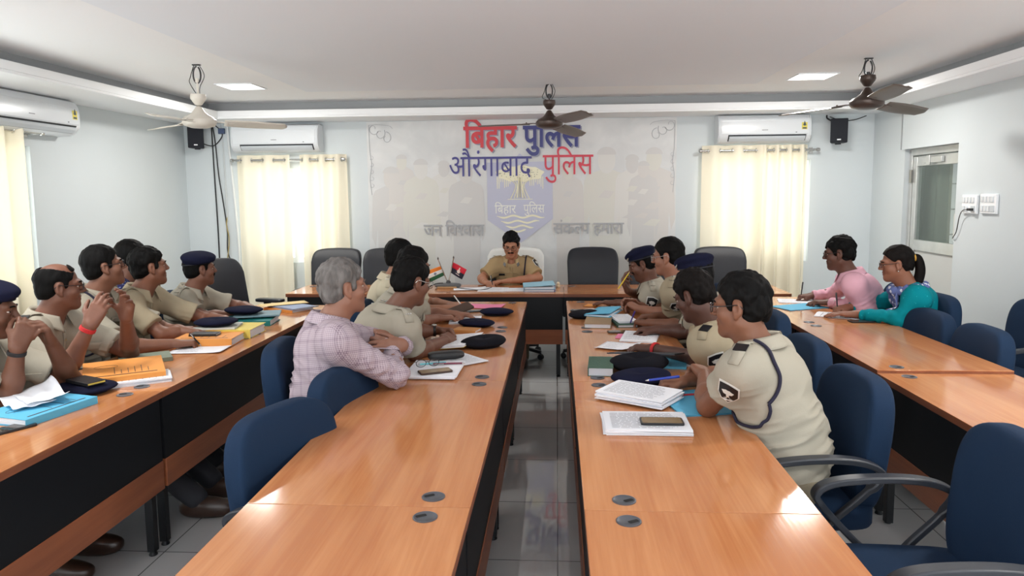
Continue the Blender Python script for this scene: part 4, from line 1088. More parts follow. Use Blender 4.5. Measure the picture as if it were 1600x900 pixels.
    Fh = Field(Hc - .19, Hc + .19, hh_)
    thick = {'short': 1.0, 'bald': .45, 'grey': 1.25, 'fringe': 1.15, 'full': 1.12, 'ponytail': .9, 'crop': .7, 'brown': 1.35}[hair]
    Fh.ell(hp(0, -.017, .036 + .004 * thick), np.array([.074 + .0075 * thick, .094 + .0075 * thick, .084 + .012 * thick]) * HS, R, 0)
    Fh.ell(hp(0, -.045, -.015), np.array([.066 + .005*thick, .062 + .006*thick, .06]) * HS, R, .02)
    X, Y, Z = Fh.ax[0][:, None, None] - Hc[0], Fh.ax[1][None, :, None] - Hc[1], Fh.ax[2][None, None, :] - Hc[2]
    lx, ly, lz = [(R[0, i] * X + R[1, i] * Y + R[2, i] * Z) / HS for i in range(3)]
    fr0 = {'fringe': .045, 'full': .062, 'bald': .085, 'brown': .06}.get(hair, .066)
    if hair == 'ponytail': zy = ([-.13, -.05, -.03, .0, .03, .05, .072, .12], [-.06, -.05, -.02, .015, .03, .05, .075, .085])
    else: zy = ([-.13, -.05, -.022, -.012, .012, .03, .036, .050, .066, .12], [-.062, -.058, -.052, -.005, -.012, -.012, .03, .045, fr0, fr0 + .012])
    zh = np.interp(ly, *zy)
    if hair == 'fringe': zh = zh + .012 * np.sin(lx * 60)
    Fh.f = np.maximum(Fh.f, (zh - lz) * .75 * HS)
    ear = np.sqrt(((np.abs(lx) - .08) / 1.0) ** 2 + ((ly + .006) / 1.0) ** 2 + ((lz + .006) / 1.4) ** 2) - .026
    Fh.f = np.maximum(Fh.f, -ear)
    if hair == 'bald':
        bd = np.sqrt((lx / .066) ** 2 + ((ly - .005) / .100) ** 2 + ((lz - .115) / .068) ** 2) - 1
        strip = np.sqrt((lx / .05) ** 2 + ((ly - .052) / .022) ** 2 + ((lz - .1) / .03) ** 2) - 1
        Fh.f = np.maximum(Fh.f, -np.maximum(bd * .05, -strip * .03))
    if beret: Fh.f = np.maximum(Fh.f, (lz - .05) * HS)
    def hdisp(p, n):
        q = (p - Hc) @ R
        a_ = .006 if hair in ('short', 'crop', 'bald', 'ponytail') else .011
        return a_ * (vnoise(q * np.array([90, 45, 45]), 3) - .5) + a_ * 1.2 * (vnoise(q * np.array([40, 22, 26]), 5) - .5)
    v2, F2 = Fh.mesh()
    if len(F2): np_obj('hair', v2, F2, hm, root, origin, 1, hdisp)
    if hair == 'ponytail':
        pt = MB()
        c_ = [hp(0, -.105, .035), hp(0, -.135, .02), Hc + (hp(0, -.15, 0) - Hc) + np.array([0, 0, -.06]), np.array(hp(0, -.135, 0)) + np.array([0, 0, -.15]), np.array(hp(0, -.115, 0)) + np.array([0, 0, -.25]), np.array(hp(0, -.10, 0)) + np.array([0, 0, -.33])]
        cc = bez([vp(q) for q in c_], 6); n = len(cc)
        pt.tube(cc, [.02 + .012 * math.sin(min(1, i / n * 1.6) * PI * .62) - .022 * max(0, i / n - .6) * 2 for i in range(n)], 14); pt.build('ponytail', hm, root, auto=False)
        hb = MB(); hb.tube([vp(hp(.022 * math.cos(t), -.118, .028 + .022 * math.sin(t))) for t in [2*PI*q/16 for q in range(16)]], .007, 8, True); hb.build('hair_band', mat('yellow hair band', (196, 150, 60), .6), root)
        for sx in (-1, 1):
            er = MB(); er.superell(tuple(vp(hp(sx * .079, .0, -.045))), (.005, .005, .006), 1, 1, 10, 6); er.build('earring', M_silver, root)
    bw = MB()
    for sx in (-1, 1):
        bw.strip([(sx * .016, .0935, .0235), (sx * .030, .0915, .0275), (sx * .044, .0800, .0235)], .004, .0065, [(0, .4, 1)] * 3, [1, 1, .6])
    inhead(bw, 'eyebrows', M_hair if hair != 'grey' else M_hairgrey, auto=False)
    if moustache:
        ms = MB()
        for sx in (-1, 1): ms.strip(bez([(sx * .002, .0955, -.041), (sx * .015, .092, -.043), (sx * .027, .081, -.050)], 4), .010, .008, (0, .5, 1))
        inhead(ms, 'moustache', M_hair, auto=False)
    # ---------------- spectacles
    if glasses:
        gm = M_frameb if glasses == 'dark' else (M_framec if glasses == 'clear' else M_silver)
        gl = MB(); ln_ = MB()
        for sx in (-1, 1):
            rim = [(sx * .032 + .0245 * math.copysign(abs(math.cos(t)) ** .7, math.cos(t)), .1035 - .25 * (abs(sx * .032 + .0245 * math.cos(t)) ** 2) * 9.0, .001 + .0175 * math.copysign(abs(math.sin(t)) ** .8, math.sin(t))) for t in [2*PI*q/24 for q in range(24)]]
            gl.tube(rim, .0019, 6, True); ln_.add(rim, [tuple(range(24))] if sx > 0 else [tuple(range(24))])
            ex_ = (sx * .0565, .0965, .007)
            gl.tube(bez([ex_, (sx * .071, .085, .009), (sx * .0795, .03, .010), (sx * .0815, -.012, .012), (sx * .080, -.03, -.004)], 5), .0019, 6)
        gl.tube(bez([(-.008, .1025, .005), (0, .106, .008), (.008, .1025, .005)], 4), .0019, 6)
        go = inhead(gl, 'spectacles', gm); go['label'] = {'dark': 'dark-framed spectacles', 'clear': 'clear-framed spectacles', 'metal': 'thin metal spectacles'}[glasses]
        inhead(ln_, 'lenses', M_lens, go, smooth=False)
    # ---------------- beret worn on the head
    if beret:
        Fb = Field(Hc - .2, Hc + .2, max(.005, h))
        tilt = np.array([[math.cos(.20), 0, -math.sin(.20)], [0, 1, 0], [math.sin(.20), 0, math.cos(.20)]])
        Rb = R @ tilt
        Fb.ell(hp(-.012, -.012, .083), np.array([.098, .118, .042]) * HS, Rb, 0); Fb.ell(hp(-.045, -.01, .070), np.array([.062, .085, .030]) * HS, Rb, .03); Fb.ell(hp(0, -.016, .05), np.array([.081, .101, .042]) * HS, R, .02)
        X, Y, Z = Fb.ax[0][:, None, None] - Hc[0], Fb.ax[1][None, :, None] - Hc[1], Fb.ax[2][None, None, :] - Hc[2]
        lz = (R[0, 2] * X + R[1, 2] * Y + R[2, 2] * Z) / HS; ly = (R[0, 1] * X + R[1, 1] * Y + R[2, 1] * Z) / HS
        Fb.f = np.maximum(Fb.f, (.042 + .10 * ly - lz) * .9)
        v3, F3 = Fb.mesh(); bo, v3, F3 = np_obj('worn_beret', v3, F3, M_beret, root, origin, 2, lambda p, n: .003 * (vnoise((p - Hc) * 30, 9) - .5))
        bo['label'] = 'navy beret worn on the head'
        bb = MB()
        rim = [(.0825 * math.cos(t), -.016 + .1025 * math.sin(t), .044 + .10 * (.1025 * math.sin(t) - .016)) for t in [2*PI*q/40 for q in range(40)]]
        bb.tube(rim, .0045, 6, True); inhead(bb, 'band', M_bband, bo)
        bd_ = MB(); bd_.prism([(x * .034, y * .034) for x, y in SHIELD], 0, .004, T(.032, .082, .078) @ RZ(-.45) @ RX(-PI/2 + .35) @ RZ(PI)); inhead(bd_, 'cap_badge', M_silver, bo)
    # ---------------- shirt
    km = shirt_mat or khaki or M_khaki
    long_ = shirt in ('shirt_long', 'kurta')
    pts = [hip - .26, hip + .26, sm - .30, sm + .30, C - .1]
    for s in A:
        pts += [np.array(A[s]['E']) - .08, np.array(A[s]['E']) + .08]
        if long_: pts += [np.array(A[s]['W']) - .07, np.array(A[s]['W']) + .07]
    pts = np.array(pts); Fs = Field(pts.min(0), pts.max(0), max(h, .005))
    Fs.ell(chest, np.array([.162, .112, .19]) * np.array([bulk, bulk, 1]), Rt, 0)
    Fs.ell(mid + fw * belly * .5, np.array([.150 * bulk, .118 * bulk + belly, .18]), Rt, .05)
    Fs.ell(hip + np.array([0, 0, .04]), np.array([.172 * bulk, .135 * bulk, .13]), Rt, .06)
    Fs.cap(S['L'] - sl_ * .02, S['R'] + sl_ * .02, .060, .060, .05)
    for s in ('L', 'R'): Fs.cap(C + np.array([0, 0, -.005]), S[s], .056, .058, .04)
    cuts = {}
    for s in A:
        E_, W_ = np.array(A[s]['E'], float), np.array(A[s]['W'], float)
        rs = .060 * (.5 + .5 * bulk)
        if long_:
            Fs.cap(S[s], E_, rs, .053, .08); Fs.cap(E_, E_ + (W_ - E_) * (.93 if shirt == 'shirt_long' else .85), .053, .038, .025, cutb=True)
            cuts[s] = None
        else:
            fr_ = sleeve or .74
            cu = S[s] + (E_ - S[s]) * fr_
            Fs.cap(S[s], cu, rs, .070 * (.6 + .4 * bulk), .08, cutb=True); c0 = S[s] + (E_ - S[s]) * (fr_ - .13)
            Fs.cap(c0, cu, .0710 * (.6 + .4 * bulk), .0735 * (.6 + .4 * bulk), .004, cuta=True, cutb=True); cuts[s] = (cu, nrm(E_ - S[s]))
    for s in ('L', 'R'): Fs.cap(chest + spine * .05, S[s] - (S[s] - C) * .12, .095, .064, .06)
    # neck opening
    Fs.cap(C + np.array([0, 0, .02]) + fw * .035, C + np.array([0, 0, .12]) + fw * .02, .056, .06, .01, 's')
    hemz = .50
    Z = Fs.ax[2][None, None, :]; Fs.f = np.maximum(Fs.f, (hemz - Z) * np.ones_like(Fs.f)).astype(np.float32)
    sd = abs(hash(name_label.split()[0] + str(len(name_label)))) % 97 if False else sum(map(ord, name_label)) % 97
    Ci = chest.copy()
    def fold(p, n):
        q = (p - Ci) @ Rt; lowf = np.clip((.12 - q[:, 2]) / .3, 0, 1)
        wv_ = vnoise(np.stack([q[:, 0] * 7 + 2 * q[:, 2], q[:, 1] * 7, q[:, 2] * 34 + 6 * np.abs(q[:, 0])], 1), sd)
        wv2 = vnoise(np.stack([q[:, 0] * 14, q[:, 1] * 14, q[:, 2] * 14], 1), sd + 1)
        rdg = 1 - np.abs(2 * wv_ - 1)
        d = .019 * lowf * (rdg - .5) + .008 * (wv2 - .5)
        for s in A:                                                    # rings of creases towards the elbow
            E_ = np.array(A[s]['E'], float); ax_ = nrm(E_ - S[s]); r = p - S[s]; t = r @ ax_; L = np.linalg.norm(E_ - S[s])
            near = np.exp(-np.maximum(0, np.linalg.norm(r - t[:, None] * ax_, axis=1) - .03) / .03) * np.clip((t - .09) / .06, 0, 1)
            ph = vnoise(p * 16, sd + 4) * 7
            d = d + near * ((.0042) if not long_ else .006) * np.sin(t * (85 if long_ else 60) + ph)
            if long_:
                W_ = np.array(A[s]['W'], float); ax2 = nrm(W_ - E_); r2 = p - E_; t2 = r2 @ ax2
                near2 = np.exp(-np.maximum(0, np.linalg.norm(r2 - np.clip(t2, 0, 9)[:, None] * ax2, axis=1) - .03) / .02) * np.clip(t2 / .04, 0, 1)
                d = d + near2 * .005 * np.sin(t2 * 95 + ph)
        return d
    v4, F4 = Fs.mesh(); nm = {'uniform': 'uniform_shirt', 'shirt_long': 'long_sleeved_shirt', 'kurta': 'kurta', 'blue': 'patterned_shirt'}[shirt]
    so, v4, F4 = np_obj(nm, v4, F4, km, root, origin, 5, fold)
    bv = BVHTree.FromPolygons([Vector(q) for q in v4], [tuple(int(i) for i in q) for q in F4])
    vfw, vlf, vup = Vector(sfw), Vector(sl_), Vector((0, 0, 1))
    # collar: stand and fold-over leaf with two points in front
    if collar:
        cb = MB(); axis = nrm(nb - C); Cc = C + axis * .005
        def colf(u, v_):
            t = (u - .5) * 2 * math.radians(152)
            d = -sfw * math.cos(t) + sl_ * math.sin(t); fr_ = abs(u - .5) * 2
            top = .074 - .050 * fr_ ** 1.5; lowd = .046 + .038 * max(0, fr_ - .62) / .38
            base = Cc + sfw * .016 * fr_
            if v_ < .34: z = top * (v_ / .34); r = .070 - .007 * (v_ / .34)
            else: w2 = (v_ - .34) / .66; z = top - lowd * w2; r = .066 + .034 * w2 + .003
            p = base + d * r * (.62 + .38 * bulk) + up * z
            return Vector(p) - O
        cb.grid(colf, 41, 9); co = cb.build('collar', km, root, auto=False); md = co.modifiers.new('thick', 'SOLIDIFY'); md.thickness = .003; md.offset = 0
    if tabs:
        for u_ in (.055, .945):
            q = [colf(u_ - .03, .72), colf(u_ + .03, .72), colf(u_ + .03, .98), colf(u_ - .03, .98)]; q = [p + Vector(sfw) * .006 for p in q]
            tb_ = MB(); tb_.add(q, [(0, 1, 2, 3)]); to_ = tb_.build('collar_tab', M_tagblk, co, smooth=False); md = to_.modifiers.new('thick', 'SOLIDIFY'); md.thickness = .003
    placket_c = C + sfw * .12 + up * -.16
    def front(x, z, d_=.2): return C + sl_ * x + sfw * d_ + up * z     # point in front of the chest to be snapped back
    def ray_front(x, z, off=.003):
        o_ = Vector(front(x, z, .40)); r = bv.ray_cast(o_, -vfw)
        return (r[0] + r[1] * off) if r[0] is not None else snap(bv, front(x, z, .12), off)
    if shirt in ('uniform', 'shirt_long'):
        bt = MB()
        for z in (-.10, -.18, -.26, -.34):
            p = ray_front(0, z, .002); bt.superell(tuple(p - O), (.0065, .0065, .0065), .8, 1, 10, 6)
        bt.build('buttons', M_button if shirt == 'uniform' else M_pwhite, so)
        pk = MB()
        pl_ = [ray_front(0, -.05 - .03 * i, .0025) - O for i in range(12)]; pk.strip(pl_, .03, .002, [vfw] * 12); pk.build('placket', km, so, auto=False)
    if shirt == 'uniform':
        for s, sx in (('L', 1), ('R', -1)):
            fl_ = MB(); rows = []
            xs = [.055, .075, .095, .115, .13]
            fl_.add([ray_front(sx * x, z, .004) - O for z in (-.135, -.150, -.165) for x in xs] + [ray_front(sx * x, -.165 - .016 * (1 - abs(x - .092) / .04), .004) - O for x in xs],
                    [(r*5 + i, r*5 + i + 1, r*5 + i + 6, r*5 + i + 5) for r in range(3) for i in range(4)])
            o_ = fl_.build('pocket_flap', km, so, auto=False); md = o_.modifiers.new('thick', 'SOLIDIFY'); md.thickness = .003
            # shoulder strap with metal rank marks
            ep = MB(); n = 7
            base = C + (S[s] - C) * .42; tip = S[s] + nrm(S[s] - C) * .035
            pts_ = [snap(bv, Vector(base + (tip - base) * (i / (n - 1))) + vup * .03, .006) - O for i in range(n)]
            ep.strip(pts_, .046, .004, [vup] * n, [.8, .85, .9, .95, 1, 1, .9]); eo = ep.build('shoulder_strap', km, so, auto=False)
            st = MB()
            if star:
                for k in range(2):
                    p = pts_[2 + 2 * k] + vup * .005; q = [(math.cos(t) * (.012 if j % 2 else .006), math.sin(t) * (.012 if j % 2 else .006)) for j, t in enumerate([2*PI*w_/10 for w_ in range(10)])]
                    s1 = MB(); s1.prism(q, 0, .003, T(*p)); s1.build('rank_star', M_silver, eo, smooth=False)
                p = pts_[5] + vup * .006
                for k in range(3): d_ = vfw * (.012 * (k - 1)); st.box(p.x + d_.x - .004, p.x + d_.x + .004, p.y + d_.y - .004, p.y + d_.y + .004, p.z - .001, p.z + .002)
                st.build('shoulder_lettering', M_silver, eo, smooth=False)
            else:
                p1, p2 = pts_[4], pts_[6]; st.strip([pts_[4] + vup * .003, pts_[5] + vup * .003], .047, .003, [vup] * 2); st.build('rank_stripe', M_tagblk, eo, smooth=False)
            if s in cuts and badges and (badges is True or badges == s):
                E_ = np.array(A[s]['E'], float); dn = nrm(E_ - S[s]); out = (sl_ if s == 'L' else -sl_); out = nrm(out - sfw * badge_turn); out = nrm(out - dn * (out @ dn)); tn = np.cross(dn, out)
                bc = S[s] + dn * .050 + out * .08
                u2 = -dn * .45 + up * .8; u2 = nrm(u2 - out * (u2 @ out)); t2 = np.cross(out, u2); ux, uy = Vector(t2) * .070, Vector(u2) * .074
                o1 = snapped_patch(bv, bc, ux * 1.14, uy * 1.14, SHIELD, .0035, 'arm_badge', M_pwhite, so, origin); o1['label'] = 'black and white shield badge on the sleeve'
                snapped_patch(bv, bc, ux, uy, SHIELD, .0055, 'badge_field', M_tagblk, o1, origin)
                blob = [(.30 * math.cos(t) * (1 + .12 * math.sin(5 * t)), .16 + .19 * math.sin(t) * (1 + .1 * math.sin(7 * t))) for t in [2*PI*q/20 for q in range(20)]]
                tb = MB()
                snapped_patch(bv, bc, ux, uy, blob, .0072, 'badge_tree', M_pwhite, o1, origin)
                snapped_patch(bv, Vector(bc) - uy * .16, ux, uy, [(-.07, .14), (.07, .14), (.1, -.12), (.24, -.2), (-.24, -.2), (-.1, -.12)], .0072, 'badge_trunk', M_pwhite, o1, origin, ring=1)
                snapped_patch(bv, Vector(bc) - uy * .46, ux, uy, [(-.26, .05), (.26, .05), (.16, -.05), (-.16, -.05)], .0072, 'badge_scroll', M_pwhite, o1, origin, ring=1)
        if tag_on:
            tg = MB(); q = [ray_front(-.125, -.112, .005) - O, ray_front(-.065, -.112, .005) - O, ray_front(-.065, -.130, .005) - O, ray_front(-.125, -.130, .005) - O]
            tg.add(q, [(3, 2, 1, 0)]); to = tg.build('name_tag', M_tagblk, so, smooth=False); md = to.modifiers.new('thick', 'SOLIDIFY'); md.thickness = .004
        if lanyard:
            s = lanyard; sg_ = 1 if s == 'L' else -1
            E_ = np.array(A[s]['E'], float); dn = nrm(E_ - S[s]); out = sl_ * sg_
            loop = [snap(bv, q, .008) - O for q in bez(cord[0], 5)] if cord else []
            for t in ([] if cord else np.linspace(0, 1, 33)):
                ang = 2 * PI * t
                q = S[s] - out * .030 + up * (.100 * math.cos(ang) - .015) + sfw * (.095 * math.sin(ang))
                q = q + out * .012 * math.cos(ang)
                loop.append(snap(bv, q, .007) - O)
            for _ in range(3): loop = [loop[0]] + [(loop[i-1] + loop[i] * 2 + loop[i+1]) / 4 for i in range(1, len(loop) - 1)] + [loop[-1]]
            ld = MB(); ld.tube(bez(loop, 3), .0065, 8); lo_ = ld.build('lanyard', M_cord, so, auto=False); lo_['label'] = 'navy cord looped round the shoulder'
            tail = [snap(bv, S[s] - out * .02 + sfw * fx + up * fz + out * fo, .009) - O for fx, fz, fo in ((-.06, -.13, .02), (-.02, -.20, .03), (.05, -.27, .03), (.12, -.27, .0), (.13, -.20, -.03), (.09, -.13, -.02))]
            if cord: tail = [snap(bv, q, .009) - O for q in bez(cord[1], 4)]
            l2 = MB(); l2.tube(bez(tail, 6), .006, 8); l2.build('lanyard_end', M_cord, lo_, auto=False)
    if wrist:
        for s, kind in wrist.items():
            E_, W_ = np.array(A[s]['E'], float), np.array(A[s]['W'], float); d = nrm(W_ - E_); c_ = W_ - d * .022; u_ = nrm(np.cross(d, up)); w_ = np.cross(d, u_)
            rg = [vp(c_ + (u_ * math.cos(t) + w_ * math.sin(t)) * .0318) for t in [2*PI*q/24 for q in range(24)]]
            mb = MB()
            if kind == 'thread':
                for k in (-.006, 0, .006): mb.tube([p + Vector(d) * k for p in rg], .0042, 6, True)
                mb.build('wrist_thread', M_thread, root)['label'] = 'red thread tied round the wrist'
            else:
                for k in (-.005, .0, .005): mb.tube([p + Vector(d) * k for p in rg], .0036, 6, True)
                wo = mb.build('wristwatch', M_tagblk, root); fc = MB(); fc.lathe([(.016, 0), (.017, .004), (.014, .007)], 20, Matrix.Translation(vp(c_) + Vector((0, 0, .031)))); fc.build('watch_face', M_silver, wo)
    # ---------------- trousers, belt and shoes
    if legs:
        Ft_lo = np.minimum(hip - .3, hip + fw * (.62 + foot) - .25); Ft_hi = np.maximum(hip + .3, hip + fw * (.62 + foot) + .25); Ft_lo[2] = 0.04; Ft_hi[2] = hip[2] + .1
        Ft = Field(Ft_lo, Ft_hi, .010); tm = pants or (M_khakip if shirt == 'uniform' else M_dark)
        kd = knee or .40
        for sx in (-1, 1):
            h0 = hip + lf * sx * .085 + np.array([0, 0, -.005]); kn_ = hip + lf * sx * .12 + fw * kd; kn_[2] = .50; an = hip + lf * sx * .12 + fw * (kd + foot); an[2] = .10
            Ft.cap(h0, kn_, .092 * (.5 + .5 * bulk), .065, .03); Ft.cap(kn_, an, .066, .055, .02)
        Ft.ell(hip + np.array([0, 0, .0]), np.array([.178 * bulk, .140 * bulk, .11]), Rt, .04)
        Ft.f = np.maximum(Ft.f, (Ft.ax[2][None, None, :] - (hip[2] + .03)) * np.ones_like(Ft.f)).astype(np.float32)
        v5, F5 = Ft.mesh(); np_obj('trousers', v5, F5, tm, root, origin, 1, lambda p, n: .006 * (vnoise(p * 18, 2) - .5))
        for sx in (-1, 1):
            an = hip + lf * sx * .12 + fw * (kd + foot); sh_ = MB()
            def sf_(p):
                q = p.copy(); t = q.y / .14
                if q.z > 0: q.z *= 1.0 - .45 * max(0, t + .1)
                q.x *= 1 - .22 * max(0, -t) + (-.12 * t * t if t > .5 else 0)
                return q
            M = Matrix.Translation(Vector((an[0], an[1], .052)) + Vector(fw) * .055 - O) @ RZ(math.radians(yaw) - PI/2)
            sh_.superell((0, 0, 0), (.048, .14, .052), .7, .7, 28, 12, M, sf_); sh_.build('shoe', M_shoe, root, auto=False)
    return root, dict(S=S, C=C, R=R, Hc=Hc, hp=hp, tips=tipsd, O=origin, bvh=bv)
# ------------------------------------------------------------------ the people
def check_mat(name, base, line, s):
    m = bpy.data.materials.new(name); m.use_nodes = True; N = m.node_tree.nodes; L = m.node_tree.links; b = N['Principled BSDF']
    tc = N.new('ShaderNodeTexCoord'); mp = N.new('ShaderNodeMapping'); mp.inputs['Rotation'].default_value = (.15, .1, .3); L.new(tc.outputs['Object'], mp.inputs['Vector'])
    sp = N.new('ShaderNodeSeparateXYZ'); L.new(mp.outputs['Vector'], sp.inputs[0]); acc = None
    mp2 = N.new('ShaderNodeMapping'); mp2.inputs['Rotation'].default_value = (.15, .1, .3); L.new(tc.outputs['Normal'], mp2.inputs['Vector']); sn = N.new('ShaderNodeSeparateXYZ'); L.new(mp2.outputs['Vector'], sn.inputs[0])
    for ax in range(3):
        for sc_, th in ((s, .30), (s * .14, .22)):
            a = N.new('ShaderNodeMath'); a.operation = 'MULTIPLY'; a.inputs[1].default_value = sc_; L.new(sp.outputs[ax], a.inputs[0])
            f = N.new('ShaderNodeMath'); f.operation = 'FRACT'; L.new(a.outputs[0], f.inputs[0])
            c = N.new('ShaderNodeMath'); c.operation = 'LESS_THAN'; c.inputs[1].default_value = th; L.new(f.outputs[0], c.inputs[0])
            na = N.new('ShaderNodeMath'); na.operation = 'ABSOLUTE'; L.new(sn.outputs[ax], na.inputs[0])
            nl = N.new('ShaderNodeMath'); nl.operation = 'LESS_THAN'; nl.inputs[1].default_value = .72; L.new(na.outputs[0], nl.inputs[0])
            c2 = N.new('ShaderNodeMath'); c2.operation = 'MULTIPLY'; L.new(c.outputs[0], c2.inputs[0]); L.new(nl.outputs[0], c2.inputs[1]); c = c2
            k = N.new('ShaderNodeMath'); k.operation = 'MULTIPLY'; k.inputs[1].default_value = .30 if sc_ == s else .14; L.new(c.outputs[0], k.inputs[0])
            if acc is None: acc = k
            else:
                d = N.new('ShaderNodeMath'); d.operation = 'ADD'; L.new(acc.outputs[0], d.inputs[0]); L.new(k.outputs[0], d.inputs[1]); acc = d
    mx = N.new('ShaderNodeMix'); mx.data_type = 'RGBA'; mx.inputs['A'].default_value = lin(*base); mx.inputs['B'].default_value = lin(*line)
    L.new(acc.outputs[0], mx.inputs['Factor']); L.new(mx.outputs['Result'], b.inputs['Base Color'])
    b.inputs['Roughness'].default_value = .85; b.inputs['Specular IOR Level'].default_value = .15; return m
def spot_mat(name, base, c2, s, th=.42):
    m = bpy.data.materials.new(name); m.use_nodes = True; N = m.node_tree.nodes; L = m.node_tree.links; b = N['Principled BSDF']
    tc = N.new('ShaderNodeTexCoord'); v = N.new('ShaderNodeTexVoronoi'); v.inputs['Scale'].default_value = s; L.new(tc.outputs['Object'], v.inputs['Vector'])
    n = N.new('ShaderNodeTexNoise'); n.inputs['Scale'].default_value = s * 1.4; L.new(tc.outputs['Object'], n.inputs['Vector'])
    a = N.new('ShaderNodeMath'); a.operation = 'MULTIPLY_ADD'; a.inputs[1].default_value = .5; L.new(n.outputs['Fac'], a.inputs[0]); L.new(v.outputs['Distance'], a.inputs[2])
    r = N.new('ShaderNodeValToRGB'); r.color_ramp.interpolation = 'CONSTANT'; r.color_ramp.elements[0].color = lin(*c2); r.color_ramp.elements[1].color = lin(*base); r.color_ramp.elements[1].position = th
    L.new(a.outputs[0], r.inputs['Fac']); L.new(r.outputs['Color'], b.inputs['Base Color'])
    b.inputs['Roughness'].default_value = .85; b.inputs['Specular IOR Level'].default_value = .15; return m
M_check = check_mat('fine purple check', (186, 172, 180), (92, 72, 94), 120)
M_pink = mat('pink shirt', (226, 176, 192), .8, .15, bump=.1, bscale=350)
M_teal = spot_mat('teal print', (0, 128, 140), (40, 160, 168), 30, .36)
M_floral = spot_mat('blue floral', (46, 50, 92), (150, 160, 200), 55, .48)
M_scarf = spot_mat('blue white scarf', (96, 108, 158), (214, 217, 228), 34, .62)
D = (0, 0, -1)
P = {}
P['A'] = person('officer in a dark beret at the left photo edge, fists under his chin', (-2.62, 2.80), 5, (-2.41, 2.84, 1.15), 28, 10,
    arms={'R': dict(E=(-2.30, 2.78, .79), W=(-2.24, 2.77, 1.0), f=(.15, .35, .75), pn=(-.5, .5, 0), pose='clasp'), 'L': dict(E=(-2.22, 3.05, .79), W=(-2.21, 2.92, 1.0), f=(.1, -.5, .75), pn=(-.3, -.8, 0), pose='clasp')},
    skin=(104, 68, 52), h=.0045, beret=True, hair='crop', wrist={'R': 'watch'})
P['B'] = person('balding officer with spectacles and red wrist thread, fingers laced before his face', (-2.66, 3.36), 8, (-2.50, 3.40, 1.175), 40, 2,
    arms={'R': dict(E=(-2.30, 3.11, .79), W=(-2.17, 3.13, 1.03), f=(.30, .42, .85), pn=(-.25, .9, -.2), pose='steeple'), 'L': dict(E=(-2.28, 3.60, .79), W=(-2.12, 3.33, 1.03), f=(.30, -.25, .90), pn=(-.15, -.95, -.2), pose='steeple')},
    skin=(116, 76, 60), h=.0045, bulk=1.12, belly=.03, hair='bald', glasses='dark', wrist={'R': 'thread'}, badges=False, star=False, foot=.42, pants=M_dark)
P['C'] = person('officer looking up through dark spectacles, hand writing on an open sheet', (-2.78, 3.92), 5, (-2.62, 3.94, 1.222), 42, -8,
    arms={'R': dict(E=(-2.40, 3.72, .79), W=(-2.17, 3.86, .787), f=(.75, .65, -.04), pn=D, pose='write'), 'L': dict(E=(-2.38, 4.16, .80), W=(-2.19, 4.14, .79), f=(.7, -.5, 0), pn=D, pose='relax')},
    skin=(122, 82, 64), h=.005, hair='short', glasses='dark', badges=False, lanyard='R', star=False, foot=.40, pants=M_dark)
P['D'] = person('person in a dark blue patterned shirt sitting behind the officers on the left', (-3.10, 4.72), 20, (-2.94, 4.74, 1.20), 40, 0,
    arms={'R': dict(E=(-2.98, 4.50, .74), W=(-2.78, 4.62, .62), f=(.9, .3, -.1), pn=D, pose='relax'), 'L': dict(E=(-3.05, 5.02, .74), W=(-2.82, 4.95, .62), f=(.9, -.3, -.1), pn=D, pose='relax')},
    skin=(112, 74, 58), h=.006, shirt='blue', shirt_mat=M_floral, collar=False)
P['E'] = person('young officer with thick black hair, forearms folded on the left table', (-2.74, 4.28), 5, (-2.55, 4.28, 1.184), 46, -4,
    arms={'R': dict(E=(-2.38, 4.08, .795), W=(-2.20, 4.24, .79), f=(.3, .9, 0), pn=D, pose='relax'), 'L': dict(E=(-2.34, 4.56, .80), W=(-2.16, 4.44, .825), f=(.2, -.95, .02), pn=D, pose='relax')},
    skin=(124, 82, 64), h=.005, hair='full', khaki=M_khaki2, badges=False)
P['F'] = person('officer in a navy beret sitting upright at the far end of the left table', (-2.72, 4.92), 5, (-2.53, 4.87, 1.109), 44, 0,
    arms={'R': dict(E=(-2.42, 4.66, .80), W=(-2.22, 4.80, .79), f=(.6, .8, 0), pn=D, pose='relax'), 'L': dict(E=(-2.38, 5.12, .80), W=(-2.20, 5.02, .79), f=(.4, -.9, 0), pn=D, pose='relax')},
    skin=(120, 80, 64), h=.005, hair='crop', beret=True, moustache=True, badges=False)
P['G'] = person('grey-haired man in a purple checked shirt with folded arms', (-1.02, 3.12), 12, (-.958, 3.12, 1.208), 36, -2,
    arms={'R': dict(E=(-.72, 3.08, .815), W=(-.83, 3.36, .90), f=(-.38, .75, .40), pn=(-.3, .2, -.9), pose='relax'), 'L': dict(E=(-.80, 3.62, .83), W=(-.74, 3.32, .90), f=(-.55, -.78, .06), pn=(-.7, .3, -.3), pose='flat')},
    twist=16, skin=(140, 98, 80), h=.0045, bulk=1.14, belly=.04, shirt='shirt_long', shirt_mat=M_check, hair='grey')
P['H'] = person('dark-haired officer with spectacles clasping his hands on the inner left table', (-1.10, 3.74), 15, (-.76, 3.66, 1.165), 44, 14,
    arms={'R': dict(E=(-.75, 3.63, .79), W=(-.64, 3.98, .787), f=(.25, .9, .02), pn=(-.5, .1, -.8), pose='clasp'), 'L': dict(E=(-.86, 4.16, .80), W=(-.72, 4.20, .80), f=(.85, -.25, .03), pn=(-.1, -.4, -.9), pose='clasp')},
    twist=22, skin=(110, 72, 56), h=.005, bulk=1.05, hair='full', glasses='metal', wrist={'L': 'watch'}, badges=False, neck=.085)
